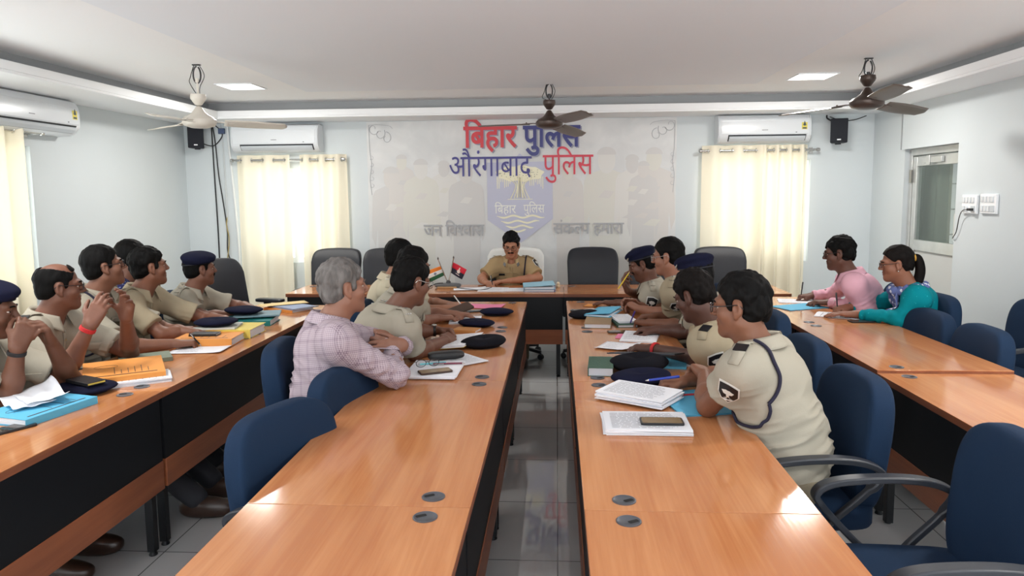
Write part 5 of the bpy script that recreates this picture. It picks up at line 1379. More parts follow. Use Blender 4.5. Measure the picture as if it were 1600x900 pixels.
P['I'] = person('officer hidden behind the dark-haired officer, hand reaching to a spiral notebook', (-1.12, 4.40), 10, (-.865, 4.24, 1.18), 44, 10,
    arms={'R': dict(E=(-.93, 4.50, .79), W=(-.80, 4.70, .79), f=(.85, .4, -.03), pn=D, pose='relax'), 'L': dict(E=(-.90, 4.86, .79), W=(-.70, 4.84, .79), f=(.9, -.2, 0), pn=D, pose='relax')},
    twist=14, skin=(134, 92, 74), h=.0055, hair='short', badges=False)
P['J'] = person('officer in a cream shirt at the far inner left table, holding a dark phone', (-1.26, 5.00), 8, (-1.08, 4.86, 1.187), 26, 4,
    arms={'R': dict(E=(-1.0, 4.98, .79), W=(-.82, 5.02, .80), f=(.95, .1, .05), pn=(.1, .3, -.95), pose='hold'), 'L': dict(E=(-.98, 5.36, .79), W=(-.80, 5.26, .79), f=(.9, -.4, 0), pn=D, pose='relax')},
    skin=(150, 106, 84), h=.0055, hair='short', badges=False, khaki=mat('pale khaki cloth', (196, 187, 164), .85, .15, bump=.1, bscale=350))
P['chief'] = person('officer with spectacles writing at the head table in the white-draped chair', (-.44, 7.02), 270, (-.445, 6.90, 1.125), 268, 22,
    arms={'R': dict(E=(-.735, 6.86, .80), W=(-.68, 6.66, .79), f=(.45, -.65, -.06), pn=D, pose='write'), 'L': dict(E=(-.18, 6.88, .80), W=(-.46, 6.72, .792), f=(-.9, -.35, 0), pn=D, pose='flat')},
    skin=(170, 118, 92), h=.0045, hair='full', glasses='dark', moustache=True, khaki=mat('tan khaki cloth', (166, 142, 106), .85, .15, bump=.12, bscale=350), badges='L', lanyard='L', bulk=1.04, badge_turn=-.5, tabs=True)
P['K'] = person('nearest officer with spectacles and navy shoulder cord, holding a blue pen', (.85, 2.62), 176, (.69, 2.70, 1.192), 152, 6,
    arms={'L': dict(E=(.585, 2.74, .790), W=(.63, 3.03, .84), f=(-.08, .85, .10), pn=(-.3, .2, -.9), pose='relax'), 'R': dict(E=(.76, 3.20, .80), W=(.555, 3.10, .79), f=(-.95, -.08, -.04), pn=D, pose='write')},
    twist=-30, skin=(124, 82, 62), h=.0042, bulk=1.1, belly=.03, hair='full', glasses='dark', badges='L', lanyard='L', star=False,
    sleeve=.50, cord=([(.722, 2.62, 1.08), (.767, 2.56, 1.074), (.793, 2.5, 1.055), (.802, 2.48, .996), (.784, 2.48, .939), (.749, 2.52, .874)], [(.749, 2.52, .874), (.753, 2.5, .847), (.739, 2.5, .81), (.707, 2.52, .782), (.689, 2.6, .779), (.675, 2.65, .814)]))
P['L'] = person('dark-haired officer with a red wrist thread bending over papers', (1.04, 3.54), 174, (.68, 3.56, 1.105), 140, 24,
    arms={'L': dict(E=(.78, 3.45, .79), W=(.51, 3.79, .787), f=(-.9, .38, -.02), pn=D, pose='relax'), 'R': dict(E=(.80, 4.22, .79), W=(.60, 4.30, .79), f=(-.92, .2, 0), pn=D, pose='write')},
    twist=-20, skin=(84, 54, 44), h=.0045, hair='brown', khaki=M_khaki2, badges='L', wrist={'L': 'thread'}, star=False, neck=.075, sleeve=.66)
P['M'] = person('officer whose navy beret shows behind a dark head, writing with a violet pen', (1.08, 4.18), 174, (.805, 4.20, 1.135), 156, 14,
    arms={'L': dict(E=(.80, 4.40, .79), W=(.58, 4.53, .79), f=(-.6, .75, -.02), pn=D, pose='write'), 'R': dict(E=(.86, 4.82, .79), W=(.66, 4.78, .79), f=(-.9, -.2, 0), pn=D, pose='relax')},
    twist=-12, skin=(116, 76, 58), h=.0055, hair='crop', beret=True, badges='L', star=False)
P['N'] = person('tall officer with clear-framed spectacles leaning on the inner right table', (1.06, 4.74), 174, (.735, 4.76, 1.195), 158, 8,
    arms={'L': dict(E=(.78, 4.80, .79), W=(.57, 4.97, .81), f=(-.5, .75, .25), pn=(-.3, .2, -.9), pose='clasp'), 'R': dict(E=(.80, 5.22, .79), W=(.58, 5.15, .80), f=(-.75, -.3, .3), pn=(-.2, -.8, -.3), pose='relax')},
    twist=-14, skin=(146, 100, 80), h=.005, hair='short', glasses='clear', khaki=M_khaki2, badges='L')
P['O'] = person('officer in a navy beret holding a yellow pencil to his lips', (1.02, 5.32), 176, (.64, 5.38, 1.085), 172, 22,
    arms={'L': dict(E=(.64, 5.22, .79), W=(.45, 5.38, .79), f=(-.9, .35, -.02), pn=D, pose='flat'), 'R': dict(E=(.66, 5.62, .80), W=(.535, 5.40, .88), f=(-.40, -.2, .85), pn=(.75, -.3, .3), pose='write')},
    skin=(104, 68, 54), h=.005, hair='crop', beret=True, moustache=True, badges='L')
P['Q'] = person('man in a pink shirt writing at the right side table', (2.36, 5.28), 166, (2.06, 5.32, 1.165), 156, 8,
    arms={'L': dict(E=(2.17, 5.18, .79), W=(2.03, 5.40, .79), f=(-.95, .2, 0), pn=D, pose='relax'), 'R': dict(E=(2.20, 5.76, .80), W=(2.02, 5.74, .79), f=(-.92, -.1, -.03), pn=D, pose='write')},
    skin=(96, 62, 50), h=.005, shirt='shirt_long', shirt_mat=M_pink, hair='fringe', glasses='dark', neck=.058)
P['R'] = person('woman in a teal kurta with a printed scarf and long ponytail', (2.46, 4.86), 170, (2.255, 4.86, 1.133), 162, 8,
    arms={'L': dict(E=(2.22, 4.70, .79), W=(2.02, 4.90, .787), f=(-.86, .3, -.02), pn=D, pose='flat'), 'R': dict(E=(2.26, 5.22, .79), W=(2.07, 5.16, .79), f=(-.9, -.3, -.03), pn=D, pose='write')},
    skin=(138, 92, 72), h=.005, shirt='kurta', shirt_mat=M_teal, hair='ponytail', glasses='dark', bulk=.86, hs=.96, collar=False, neck=.065)
# the woman's scarf: a thick soft roll round the neck with two hanging ends
d = P['R'][1]; C_ = d['C']; fwv = np.array([math.cos(math.radians(170)), math.sin(math.radians(170)), 0]); lfv = np.array([-fwv[1], fwv[0], 0])
sc = MB(); n = 36; pts = []
for i in range(n):
    t = 2 * PI * i / n; dv = -fwv * math.cos(t) + lfv * math.sin(t)
    pts.append(Vector(C_ + dv * (.092 + .01 * math.sin(5 * t)) + fwv * .02 + np.array([0, 0, .025 - .035 * (1 - math.cos(t)) / 2 + .006 * math.sin(7 * t)])) - Vector(d['O']))
sc.tube(pts, [.030 + .008 * math.sin(3.0 * i) for i in range(n)], 12, True)
scarf = sc.build('scarf', M_scarf, P['R'][0], auto=False)
for s in (-1, 1):
    e = MB()
    def ef(u, v):
        x = s * (.035 + .05 * v) + (u - .5) * (.075 + .06 * v); z = .0 - .27 * v
        o_ = Vector(C_ + lfv * x + fwv * .45 + np.array([0, 0, z])); r = d['bvh'].ray_cast(o_, Vector(-fwv))
        p = (r[0] + Vector(fwv) * (.014 + .008 * math.sin(14 * u + 5 * v))) if r[0] is not None else snap(d['bvh'], C_ + lfv * x + fwv * .10 + np.array([0, 0, z]), .012)
        k_ = (np.array(p) - C_) @ fwv
        if k_ > .15: p = p - Vector(fwv) * (k_ - .15)
        return p - Vector(d['O'])
    e.grid(ef, 14, 16); eo = e.build('scarf_end', M_scarf, scarf, auto=False); md = eo.modifiers.new('thick', 'SOLIDIFY'); md.thickness = .008
# ------------------------------------------------------------------ papers, files, caps and small things on the tables
M_paper = mat('white paper', (232, 234, 240), .7, .2); M_ink = mat('printed ink', (84, 86, 98), .7); M_paper2 = mat('paper edge', (206, 208, 214), .8)
M_bluef = mat('sky blue card', (92, 178, 214), .55, .3); M_bluef2 = mat('pale blue card', (150, 196, 216), .55, .3); M_orangef = mat('orange card', (222, 148, 74), .6, .3)
M_tealf = mat('teal card', (32, 120, 118), .55, .3); M_yelf = mat('yellow card', (214, 194, 92), .6, .3); M_manila = mat('manila envelope', (222, 198, 142), .7); M_brownenv = mat('brown envelope', (198, 138, 78), .7)
M_greenc = mat('green book cloth', (64, 92, 78), .6, .3, bump=.3, bscale=90); M_tanc = mat('tan book cloth', (150, 124, 92), .6); M_pinkp = mat('pink paper', (232, 132, 168), .7); M_darkf = mat('dark grey cover', (52, 54, 62), .5)
M_phone = mat('phone body black', (28, 29, 33), .3); M_screen = mat('phone screen', (60, 58, 56), .08, .7); M_tanphone = mat('phone bronze back', (150, 126, 92), .25, .5, .3)
M_leatherb = mat('black leather case', (28, 29, 32), .4, .5, bump=.2, bscale=250); M_penb = mat('blue pen plastic', (40, 66, 168), .3); M_penk = mat('black pen plastic', (24, 24, 28), .3); M_peny = mat('yellow pencil paint', (232, 200, 50), .4); M_penv = mat('violet pen plastic', (70, 50, 140), .3); M_brwn = mat('dark brown cover', (66, 48, 38), .5)
R_ = math.radians
def ink(mb_par, w, d, z, n=12, seed=1, x0=-.42, x1=.42, y0=-.42, y1=.42):
    rnd = random.Random(seed); b = MB()
    for i in range(n):
        y = d * (y1 + (y0 - y1) * (i + .5) / n); x = w * x0; end = w * (x1 - .15 * rnd.random())
        while x < end:
            l = w * (.04 + .09 * rnd.random()); b.add([(x, y - d*.006, z), (min(end, x + l), y - d*.006, z), (min(end, x + l), y + d*.006, z), (x, y + d*.006, z)], [(0, 1, 2, 3)]); x += l + w * .015
    return b.build('print', M_ink, mb_par, smooth=False)
def papers(label, x, y, z, w, d, t, rot, seed=1, lines=12, n=None, group=None, name='paper_stack', m=None):
    r = thing(name, label, 'papers', (x, y, z), R_(rot), group); rnd = random.Random(seed); n = n or max(1, min(8, int(t / .003)))
    b = MB()
    for k in range(n):
        a = R_(rnd.uniform(-2.2, 2.2)) if k < n - 1 else 0; dx, dy = (rnd.uniform(-.007, .007), rnd.uniform(-.007, .007)) if k < n - 1 else (0, 0)
        b.box(-w/2, w/2, -d/2, d/2, t * k / n, t * (k + .86) / n, T(dx, dy, 0) @ RZ(a))
    b.build('sheets', m or M_paper, r, smooth=False)
    if lines: ink(r, w, d, t * (n - .14) / n + .0006, lines, seed)
    return r
def sheet(label, x, y, z, w, d, rot, curl=.012, seed=1, lines=10, m=None, group=None):
    r = thing('paper_sheet', label, 'paper', (x, y, z), R_(rot), group)
    b = MB(); b.grid(lambda u, v: Vector(((u - .5) * w, (v - .5) * d, .002 + curl * (max(0, u - .6) / .4) ** 2 + curl * .4 * (max(0, .3 - v) / .3) ** 2)), 12, 12)
    o = b.build('sheet', m or M_paper, r, auto=False); s = o.modifiers.new('thick', 'SOLIDIFY'); s.thickness = .0012; s.offset = 0
    if lines: ink(r, w * .9, d, .0034, lines, seed, -.42, .1)
    return r
def folder(label, x, y, z, w, d, t, rot, m, open_=.0, tilt=0.0, lines=0, seed=3, cat='file', pm=None, name='file_folder'):
    r = thing(name, label, cat, (x, y, z), R_(rot)); rnd = random.Random(seed)
    MB().box(-w/2, w/2, -d/2, d/2, 0, .002).build('back_cover', m, r, smooth=False)
    b = MB(); n = max(2, min(7, int(t / .004)))
    for k in range(n): b.box(-w/2 + .008, w/2 - .01, -d/2 + .006, d/2 - .008, .0025 + (t - .005) * k / n, .0025 + (t - .005) * (k + .85) / n, T(rnd.uniform(-.005, .005), rnd.uniform(-.005, .005), 0) @ RZ(R_(rnd.uniform(-1.5, 1.5))))
    b.build('papers', pm or M_paper, r, smooth=False)
    M = T(-w/2, 0, t - .002) @ RY(-open_)
    c = MB(); c.box(0, w, -d/2, d/2, 0, .002, M); c.box(-.002, .0, -d/2, d/2, -t + .002, .002, T(-w/2, 0, t - .002)); co = c.build('front_cover', m, r, smooth=False)
    if lines:
        b = MB(); b.m(0)
        for k in range(lines): b.box(w*.18, w*.18 + w*.4*rnd.uniform(.5, 1), -d*.30 + d*.5*k/lines, -d*.30 + d*.5*k/lines + .003, .0022, .0028, M)
        b.box(w*.1, w*.13, -d*.4, d*.4, .0022, .0028, M); b.tube([M @ Vector((w*.62 + .02*math.cos(t_), d*.22 + .05*math.sin(t_), .0025)) for t_ in [2*PI*q/18 for q in range(18)]], .0008, 4, True)
        b.build('cover_print', M_brwn, co, smooth=False)
    return r
def book(label, x, y, z, w, d, t, rot, m, cat='book', name='hardback_book', pages=None):
    r = thing(name, label, cat, (x, y, z), R_(rot))
    c = MB(); c.box(-w/2, w/2, -d/2, d/2, 0, .003); c.box(-w/2, w/2, -d/2, d/2, t - .003, t); c.box(-w/2 - .002, -w/2 + .003, -d/2, d/2, 0, t); c.build('cover', m, r, bevel=.0015)
    MB().box(-w/2 + .003, w/2 - .004, -d/2 + .004, d/2 - .004, .003, t - .003).build('pages', pages or M_paper2, r, smooth=False)
    return r
def phone(label, x, y, z, rot, m=None, sm=None, w=.075, l=.158, t=.009, tilt=None):
    r = thing('mobile_phone', label, 'phone', (x, y, z), R_(rot))
    if tilt: r.rotation_euler = tilt
    MB().prism(rrect(l, w, .01, 4), 0, t).build('body', m or M_phone, r, bevel=.002)
    MB().prism(rrect(l - .012, w - .010, .007, 4), t - .0002, t + .0004).build('screen', sm or M_screen, r, smooth=False)
    return r
def cap(label, x, y, z, rot, sx=.135, sy=.115, h_=.032, dent=1, seed=1, m=None, badge=False, group='navy berets lying on the tables'):
    r = thing('beret', label, 'beret', (x, y, z), R_(rot), group); rnd = random.Random(seed); p1 = rnd.uniform(0, 6)
    def f(u, v):
        a = 2 * PI * u
        if v < .5:   rr = .66 + .34 * math.sin(v / .5 * PI / 2); zz = -.8 + .8 * (v / .5)                   # underside up to rim
        else: q = (v - .5) / .5; rr = math.cos(q * PI / 2); zz = math.sin(q * PI / 2) * (1 if q < .6 else 1 - dent * .55 * (q - .6) / .4)
        wob = 1 + .04 * math.sin(2 * a + p1) + .02 * math.sin(5 * a)
        lift = .25 * max(0, math.sin(a + p1)) * h_
        return Vector((sx * rr * wob * math.cos(a), sy * rr * wob * math.sin(a), h_ * .8 + h_ * zz + lift * rr))
    b = MB(); b.grid(f, 40, 22, True); b.build('felt', m or M_beret, r, auto=False)
    bd = MB(); bd.tube([(sx * .70 * math.cos(t), sy * .70 * math.sin(t), .005) for t in [2*PI*q/32 for q in range(32)]], .005, 6, True); bd.build('band', M_bband, r)
    if badge: MB().prism([(px*.03, py*.03) for px, py in SHIELD], 0, .003, T(sx*.86, sy*.35, h_*.9) @ RY(1.2) @ RZ(PI/2)).build('cap_badge', M_silver, r)
    return r
def pen(label, a, b, m, r0=.0045, cat='pen', name='pen'):
    a, b = Vector(a), Vector(b); r = thing(name, label, cat, tuple(a)); d = (b - a); L = d.length; q = d.to_track_quat('Z', 'Y').to_matrix().to_4x4()
    MB().lathe([(r0, .016), (r0, L * .62), (r0 * 1.15, L * .63), (r0 * 1.15, L * .97), (r0 * .7, L)], 12, q).build('barrel', m, r)
    MB().lathe([(.0007, 0), (r0 * .55, .006), (r0, .0165)], 12, q).build('tip', M_silver if cat == 'pen' else M_manila, r)
    if cat == 'pen': MB().box(r0 * 1.1, r0 * 1.1 + .0025, -.002, .002, L * .66, L * .95, q).build('clip', M_silver, r, smooth=False)
    return r
Z = .7502
# --- left row
phone('black phone on the left table at the photo edge', -2.06, 2.48, Z, 62)
folder('thick sky blue file of papers on the left table at the photo edge', -2.10, 2.69, Z, .235, .33, .030, 168, M_bluef, .02, 0, 3)
cr = thing('crumpled_papers', 'crumpled white papers lying on the sky blue file', 'papers', (-2.16, 2.74, Z + .034), R_(-38))
def crf(sd, lift):
    def f(u, v):
        x, y = (u - .5) * .24, (v - .5) * .15
        zz = .012 + .016 * noise.noise(Vector((u * 3 + sd, v * 3, sd))) + lift * max(0, v - .5) * 2 * (.5 + .5 * math.sin(5 * u + sd)) * .05
        return Vector((x, y, max(.002, zz)))
    return f
for sd, lf_, dy in ((1, 1.0, .02), (4, .2, -.03)):
    b = MB(); b.grid(crf(sd, lf_), 20, 16); b.v = [(x, y + dy, z + (.012 if sd == 1 else 0)) for x, y, z in b.v]; o = b.build('crumpled_sheet', M_paper, cr, auto=False); s = o.modifiers.new('thick', 'SOLIDIFY'); s.thickness = .001
cap('navy beret under a black notebook on the left table', -2.12, 2.985, Z, 20, .135, .115, .026, 1, 2)
nb_ = book('black notebook with yellow edges lying on a navy beret', -2.105, 2.985, Z + .047, .085, .165, .014, 65, M_leatherb, 'notebook', 'notebook', M_yelf)
folder('stack of loose papers in an orange file before the balding officer', -2.07, 3.21, Z, .25, .34, .045, 124, M_orangef, .12, 0, 6)
papers('loose white sheets sticking out of the orange file', -1.985, 3.185, Z, .17, .27, .024, 124, 4, 8, 6)
book('grey green printed booklet on the left table beside an elbow', -2.20, 3.60, Z, .18, .25, .022, 125, mat('grey green cover', (120, 132, 116), .5), 'booklet', 'booklet')
sheet('open white sheet under the hand of the officer looking up', -2.03, 3.86, Z, .30, .21, 5, .006, 3, 9)
folder('thick orange file with a label, lowest of the files before the young officer', -2.07, 4.07, Z, .26, .34, .045, 95, M_orangef, .0, 0, 4)
folder('thick yellow file behind the orange file on the left table', -2.05, 4.30, Z, .26, .34, .055, 92, M_yelf, .0, 0, 0)
book('black diary lying on the orange file', -2.10, 4.06, Z + .0455, .085, .16, .014, 95, M_leatherb, 'diary', 'diary')
book('pale notebook under the navy beret on the yellow file', -2.12, 4.26, Z + .0555, .20, .26, .012, 100, mat('pale grey cover', (196, 198, 190), .5), 'notebook', 'notebook')
cap('navy beret on the pale notebook and yellow file', -2.13, 4.26, Z + .069, -12, .135, .115, .026, 1, 3)
folder('teal file under a navy beret on the left table', -2.10, 4.70, Z, .24, .33, .036, 96, M_tealf, .05, 0, 0)
folder('grey blue file lying on the teal file', -2.07, 4.745, Z + .052, .22, .30, .010, 108, mat('grey blue card', (110, 140, 152), .6), .0)
cap('navy beret on the teal file before the officer in a beret', -2.16, 4.72, Z + .068, 0, .135, .115, .026, .6, 5)
folder('orange file at the far end of the left table', -2.05, 5.27, Z, .22, .32, .02, 62, M_orangef)
folder('grey blue folder lying across the orange file at the far end', -2.03, 5.27, Z + .021, .20, .33, .012, 56, mat('slate blue card', (140, 156, 186), .6))
sheet('long manila envelope on top of the far left files', -2.12, 5.33, Z + .036, .36, .14, 35, .0, 3, 0, M_manila)
# --- inner left row
sheet('brown envelope under the notebook and papers beside the folded arms', -.68, 3.46, Z, .34, .17, 60, .0, 3, 0, M_brownenv)
papers('white loose sheets partly under the spectacle case', -.50, 3.64, Z + .004, .17, .24, .006, 40, 5, 8, 3)
papers('white notepad under the bronze phone', -.60, 3.40, Z + .004, .25, .32, .016, 0, 7, 0, 6, None, 'notepad')
phone('bronze-backed phone on the white notepad beside the folded arms', -.585, 3.31, Z + .021, 26, M_brwn, M_tanphone)
sc_ = thing('spectacle_case', 'black leather spectacle case lying on the notepad', 'spectacle case', (-.575, 3.585, Z + .021), R_(20))
MB().superell((0, 0, .021), (.095, .034, .021), .55, .45, 36, 14).build('case_body', M_leatherb, sc_, auto=False); MB().tube([(.094 * math.copysign(abs(math.cos(t))**.45, math.cos(t)), .0345 * math.copysign(abs(math.sin(t))**.45, math.sin(t)), .023) for t in [2*PI*q/40 for q in range(40)]], .0012, 5, True).build('seam', M_steel, sc_)
pen('red and black pen on the notepad beside the spectacles', (-.46, 3.475, Z + .026), (-.62, 3.455, Z + .026), mat('maroon pen plastic', (110, 36, 60), .3))
pen('pale cyan pen on the notepad near the sleeve', (-.70, 3.44, Z + .026), (-.56, 3.49, Z + .026), mat('cyan pen plastic', (110, 196, 206), .3))
gs = thing('spectacles', 'folded black spectacles resting on the bronze phone', 'spectacles', (-.63, 3.36, Z + .035), R_(25))
g = MB()
for sx in (-1, 1):
    g.tube([(sx * .032 + .025 * math.cos(t), 0, .019 + .018 * math.sin(t)) for t in [2*PI*q/20 for q in range(20)]], .0017, 6, True)
    g.tube(bez([(sx * .058, 0, .026), (sx * .062, .03, .022), (sx * .060, .09, .006), (sx * .058, .125, .0)], 5), .0016, 6)
g.tube(bez([(-.008, 0, .023), (0, -.002, .026), (.008, 0, .023)], 4), .0017, 6); g.build('spectacle_frame', M_frameb, gs)
le = MB()
for sx in (-1, 1): le.add([(sx * .032 + .024 * math.cos(t), 0, .019 + .017 * math.sin(t)) for t in [2*PI*q/20 for q in range(20)]], [tuple(range(20))])
le.build('lenses', M_lens, gs, smooth=False)
tn_ = papers('tilted white notebook with a yellow edge leaning on a black beret', -.585, 4.06, Z + .012, .21, .37, .012, 80, 8, 9, 4, None, 'notebook'); tn_.rotation_euler = (R_(0), R_(-7), R_(-12)); tn_['category'] = 'notebook'
MB().box(-.108, .108, -.188, .188, -.003, 0).build('back_cover', M_yelf, tn_, smooth=False)
cap('black beret under the edge of the tilted notebook', -.42, 3.99, Z, 30, .130, .115, .034, 1, 8, mat('black felt', (24, 24, 30), .95, .1, bump=.3, bscale=300))
book('small orange pad beside the clasped hands', -.575, 4.44, Z, .11, .16, .016, 75, M_brownenv, 'notepad', 'notepad')
sp = papers('open spiral notebook under a reaching hand', -.63, 4.82, Z, .21, .26, .010, 4, 9, 9, 3, None, 'spiral_notebook'); sp['category'] = 'notebook'
rg = MB()
for k in range(22): rg.tube([(-.1 + .2 * k / 21, -.13 + .006 * math.cos(t), .006 + .006 * math.sin(t)) for t in [2*PI*q/10 for q in range(10)]], .0009, 4, True)
o = rg.build('wire_binding', M_steel, sp); o['kind'] = 'stuff'
cap('navy beret beside the spiral notebook', -.535, 4.62, Z, -4, .125, .110, .026, .8, 10)
cap('navy beret at the far end of the inner left tables, by the pink sheet', -.437, 5.06, Z, -6, .123, .110, .027, .4, 11)
sheet('pink sheet at the far end of the inner left tables', -.56, 5.43, Z, .29, .22, -8, .006, 2, 0, M_pinkp)
phone('dark brown phone wallet held in the hand over the inner left table', -.69, 4.97, .80, 30, M_brwn, M_brwn, .09, .19, .014, (R_(20), R_(-14), R_(38)))
phone('grey phone lying between the pink sheet and the navy beret', -.60, 5.20, Z, 20, M_darkf, M_screen, .075, .16)
pen('white pen between the fingers over the pink sheet', (-.70, 5.10, .815), (-.76, 5.16, .875), M_pvc)
# --- inner right row
folder('sky blue file with a red stripe under the nearest elbow', .60, 2.92, Z, .30, .34, .006, 12, M_bluef, 0, 0, 0)
MB().box(-.16, .16, -.012, .012, 0, .0012).build('red_tape', mat('red tape', (180, 44, 60), .5)); o = bpy.data.objects['red_tape']; o.location = (.56, 3.01, Z + .0066); o.rotation_euler.z = R_(14); tag(o, 'red tape lying across the sky blue file', 'tape')
papers('thick stack of printed papers nearest the camera, under a black phone', .33, 2.61, Z, .31, .22, .022, 0, 12, 13, 8)
phone('black phone on the nearest stack of printed papers', .385, 2.585, Z + .0225, 0, M_phone, M_tanphone)
papers('thick open bundle of printed papers under the pen hand', .345, 2.955, Z + .007, .30, .215, .034, -32, 15, 12, 8)
cap('navy beret beside the pen hand of the nearest officer', .385, 3.215, Z, 14, .135, .110, .036, .9, 13)
cap('black beret propped between the green book and a dark folder', .40, 3.455, Z, -8, .14, .110, .046, 1.2, 14, MATS['black felt'])
book('thick green cloth-bound book beside the black beret', .215, 3.45, Z, .12, .24, .042, -4, M_greenc)
folder('blue file under the dark folder on the inner right table', .49, 3.63, Z, .25, .34, .012, 80, M_bluef)
folder('dark grey folder tilted over the black beret', .45, 3.60, Z + .05, .13, .37, .006, 58, M_darkf, 0, 0, 0, 3, 'folder').rotation_euler = (R_(-6), R_(8), R_(58))
papers('white sheets beside the dark folder and forearm', .62, 3.64, Z, .15, .24, .008, 10, 17, 7, 3)
sheet('white sheet under the hand with the red wrist thread', .35, 3.99, Z, .22, .22, -24, .02, 6, 5)
papers('white printed sheets under the writing hand beside the pink slip', .50, 4.26, Z, .21, .30, .010, -12, 18, 9, 4)
sheet('pink slip sticking out from under white sheets', .385, 4.29, Z, .05, .14, -12, .0, 2, 0, M_pinkp)
phone('brown phone lying near the middle table joint', .385, 4.41, Z, 4, M_brwn, M_screen, .065, .14)
book('tan cloth-bound ledger under a blue file', .275, 4.69, Z, .17, .30, .03, -6, M_tanc, 'book', 'ledger')
folder('sky blue file lying on the tan ledger', .33, 4.96, Z + .031, .18, .34, .012, -20, M_bluef, .1)
papers('white notepad with handwriting beside the sky blue file', .445, 4.76, Z + .02, .13, .28, .014, 8, 20, 8, 4, None, 'notepad')
book('dark green diary under the white notepad', .445, 4.70, Z, .13, .25, .018, 6, M_greenc, 'diary', 'diary')
cap('dark beret at the far end of the inner right tables', .19, 4.95, Z, 40, .115, .095, .030, .5, 16, MATS['black felt'])
phone('black phone behind the dark beret at the far end', .17, 5.22, Z, -10, w=.07, l=.14)
papers('white envelope between the black phone and the sky blue file', .27, 5.20, Z, .12, .2, .006, 30, 21, 0, 2, None, 'envelope')
sheet('small orange slip under the outstretched hand at the far end', .27, 5.48, Z, .10, .13, -18, .004, 2, 0, M_orangef)
# --- right side row
folder('sky blue file before the man in the pink shirt', 1.82, 5.41, Z, .22, .36, .006, -66, M_bluef)
papers('white sheets under the pen of the man in the pink shirt', 1.90, 5.70, Z, .28, .19, .006, -14, 22, 6, 3)
papers('white sheets under the hand of the woman in teal', 1.965, 5.03, Z, .21, .30, .006, 62, 23, 8, 3)
phone('black phone lying near the elbow of the woman in teal', 2.02, 4.80, Z, 2)
# --- held pens
pen('blue pen in the hand of the nearest officer', (.385, 3.075, .800), (.53, 3.055, .825), M_penb, .0055)
pen('violet pen in the hand of the officer behind the dark head', (.475, 4.62, .765), (.50, 4.56, .86), M_penv)
pen('yellow pencil held to the lips of the officer in a beret', (.545, 5.345, 1.03), (.46, 5.345, .90), M_peny, .0045, 'pencil', 'pencil')
pen('black pen in the hand of the man in the pink shirt', (1.93, 5.72, .757), (1.955, 5.75, .90), M_penk)
pen('black pen in the hand of the woman in teal', (1.99, 5.12, .757), (1.985, 5.15, .90), M_penk)
pen('dark pen in the hand of the officer at the head table', (-.60, 6.575, .757), (-.62, 6.60, .86), M_penk)
pen('black pen in the hand of the officer with laced papers', (-2.10, 3.93, .757), (-2.13, 3.88, .83), M_penk) if False else pen('black pen in the writing hand of the officer looking up', (-2.06, 3.93, .757), (-2.11, 3.90, .84), M_penk)
# --- head tables
papers('white papers before the writing officer', -.58, 6.40, Z, .24, .26, .006, -8, 24, 7, 3)
papers('white papers beside the writing officer, next to the files', -.38, 6.36, Z, .24, .20, .010, 4, 25, 5, 3)
sheet('white sheet lying between the flag stand and the officer', -.80, 6.44, Z, .30, .21, 8, .01, 4, 0)
folder('dark blue file at the bottom of the pile beside the officer', -.155, 6.40, Z, .28, .30, .022, 0, mat('deep blue card', (58, 84, 128), .6))
folder('pale blue file on top of the pile beside the officer', -.165, 6.41, Z + .0225, .28, .32, .022, 4, M_bluef2, .06)
w_ = MB(); w_.lathe([(.018, 0), (.02, .004), (.02, .018), (.012, .022), (.014, .03), (.016, .04), (.010, .05), (.003, .052)], 18); o = w_.build('paperweight', mat('cream knob', (226, 208, 176), .4)); o.location = (.01, 6.56, Z); tag(o, 'small round cream paperweight beside the pale blue file', 'paperweight')
fs = thing('flag_stand', 'grey oval desk flag stand on the head table', 'flag stand', (-1.02, 6.55, Z))
MB().superell((0, 0, .022), (.125, .055, .022), .6, .7, 36, 12).build('base', mat('stand grey', (92, 94, 96), .5), fs, auto=False)
MB().box(-.09, .09, -.075, -.05, 0, .016).build('base_front', mat('stand wood', (180, 140, 96), .5), fs, bevel=.004)
MB().lathe([(.022, .03), (.022, .055), (.012, .07)], 16, T(.005, 0, 0)).build('socket', M_steel, fs)
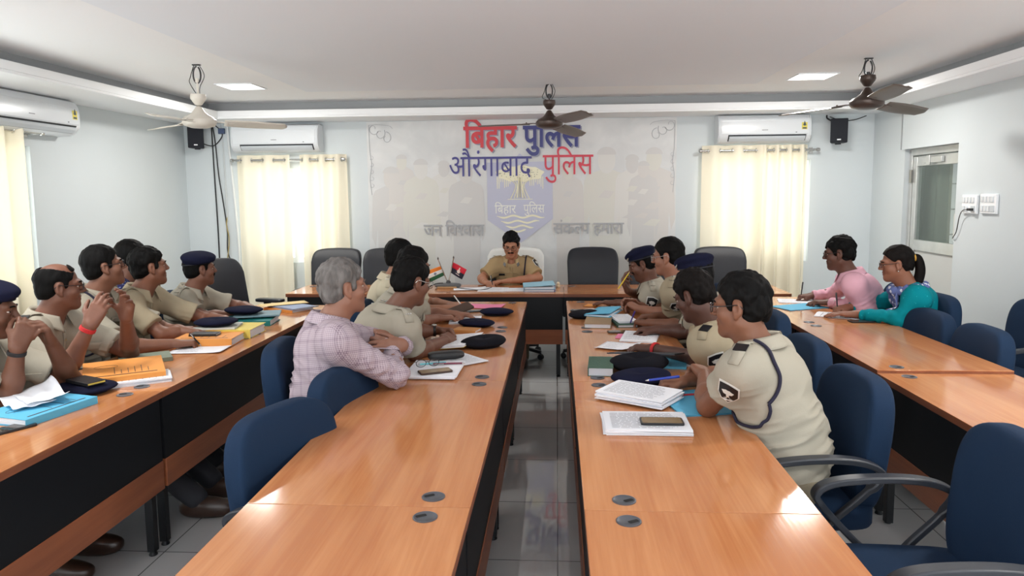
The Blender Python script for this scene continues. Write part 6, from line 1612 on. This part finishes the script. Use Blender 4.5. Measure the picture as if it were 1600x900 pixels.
def flag(label, base, tip, corners, cols, emblem):
    r = thing('desk_flag', label, 'flag', base, 0, 'small flags in the desk stand'); b0 = Vector(base); tp = Vector(tip) - b0
    MB().tube([(0, 0, 0), tp], .005, 8).build('flag_pole', M_silver, r); MB().lathe([(.001, -.004), (.008, .004), (.006, .014), (.001, .024)], 12, T(*tp)).build('finial', M_brown, r)
    c00, c10, c11, c01 = [Vector(c) - b0 for c in corners]; n = 16     # c00 hoist top, c10 fly top, c11 fly bottom, c01 hoist bottom
    def P_(u, v): p = (c00 * (1-u) + c10 * u) * (1-v) + (c01 * (1-u) + c11 * u) * v; return p + Vector((0, .008 * math.sin(5 * u + 2 * v), 0))
    for k, c in enumerate(cols):
        b = MB(); b.grid(lambda u, v: P_(u, (k + v) / len(cols)), n, 5); o = b.build('flag_cloth', c, r, auto=False); s = o.modifiers.new('thick', 'SOLIDIFY'); s.thickness = .001
    e = MB(); off = Vector((0, -.004, 0))
    if emblem == 'wheel':
        uc, vc = .5, .5; R0 = .10
        du = (P_(.6, .5) - P_(.4, .5)) / .2; dv = (P_(.5, .6) - P_(.5, .4)) / .2; su = R0 * dv.length / du.length
        e.tube([P_(uc + su * math.cos(t), vc + R0 * math.sin(t)) + off for t in [2*PI*q/24 for q in range(24)]], .0016, 5, True)
        for k in range(12): t = PI * 2 * k / 12; e.tube([P_(uc, vc) + off, P_(uc + su * math.cos(t), vc + R0 * math.sin(t)) + off], .0007, 4)
        e.build('spoked_wheel', mat('wheel navy', (40, 44, 110), .5), r)
    else:
        e.tube([P_(.55 + .10 * math.cos(t), .52 + .14 * math.sin(t)) + off for t in [2*PI*q/24 for q in range(24)]], .0028, 5, True)
        e.tube([P_(.55, .16) + off, P_(.55, .36) + off], .006, 6); e.superell(tuple(P_(.55, .52) + off), (.010, .002, .012), 1, 1, 12, 8); e.tube([P_(.40, .78) + off, P_(.70, .80) + off], .003, 5)
        e.build('crest', mat('crest pale', (236, 216, 206), .5), r)
    return r
flag('small orange, white and green flag in the desk stand', (-1.025, 6.545, .81), (-1.10, 6.50, 1.02), [(-1.078, 6.515, .957), (-1.212, 6.50, .912), (-1.182, 6.50, .805), (-1.048, 6.53, .868)],
     [mat('flag saffron', (240, 132, 40), .7), mat('flag white', (236, 236, 232), .7), mat('flag green', (30, 88, 52), .7)], 'wheel')
flag('small red and dark navy flag in the desk stand', (-1.01, 6.545, .81), (-.955, 6.50, 1.03), [(-.962, 6.515, .992), (-.832, 6.50, .926), (-.880, 6.50, .832), (-.99, 6.53, .893)],
     [mat('flag red', (206, 26, 52), .7), mat('flag dark navy', (28, 28, 48), .7)], 'crest')
cable('black wire drooping from the flag stand over the table edge', [(-1.06, 6.50, .80), (-1.12, 6.42, .80), (-1.20, 6.32, .765), (-1.26, 6.20, .756), (-1.30, 6.13, .745), (-1.32, 6.12, .66)], .005, M_wire, 'desk_cable')
cable('thin black wire lying across the sheet beside the flag stand', [(-.93, 6.50, .756), (-.80, 6.40, .756), (-.68, 6.34, .757), (-.60, 6.46, .765)], .003, M_wire, 'desk_cable')
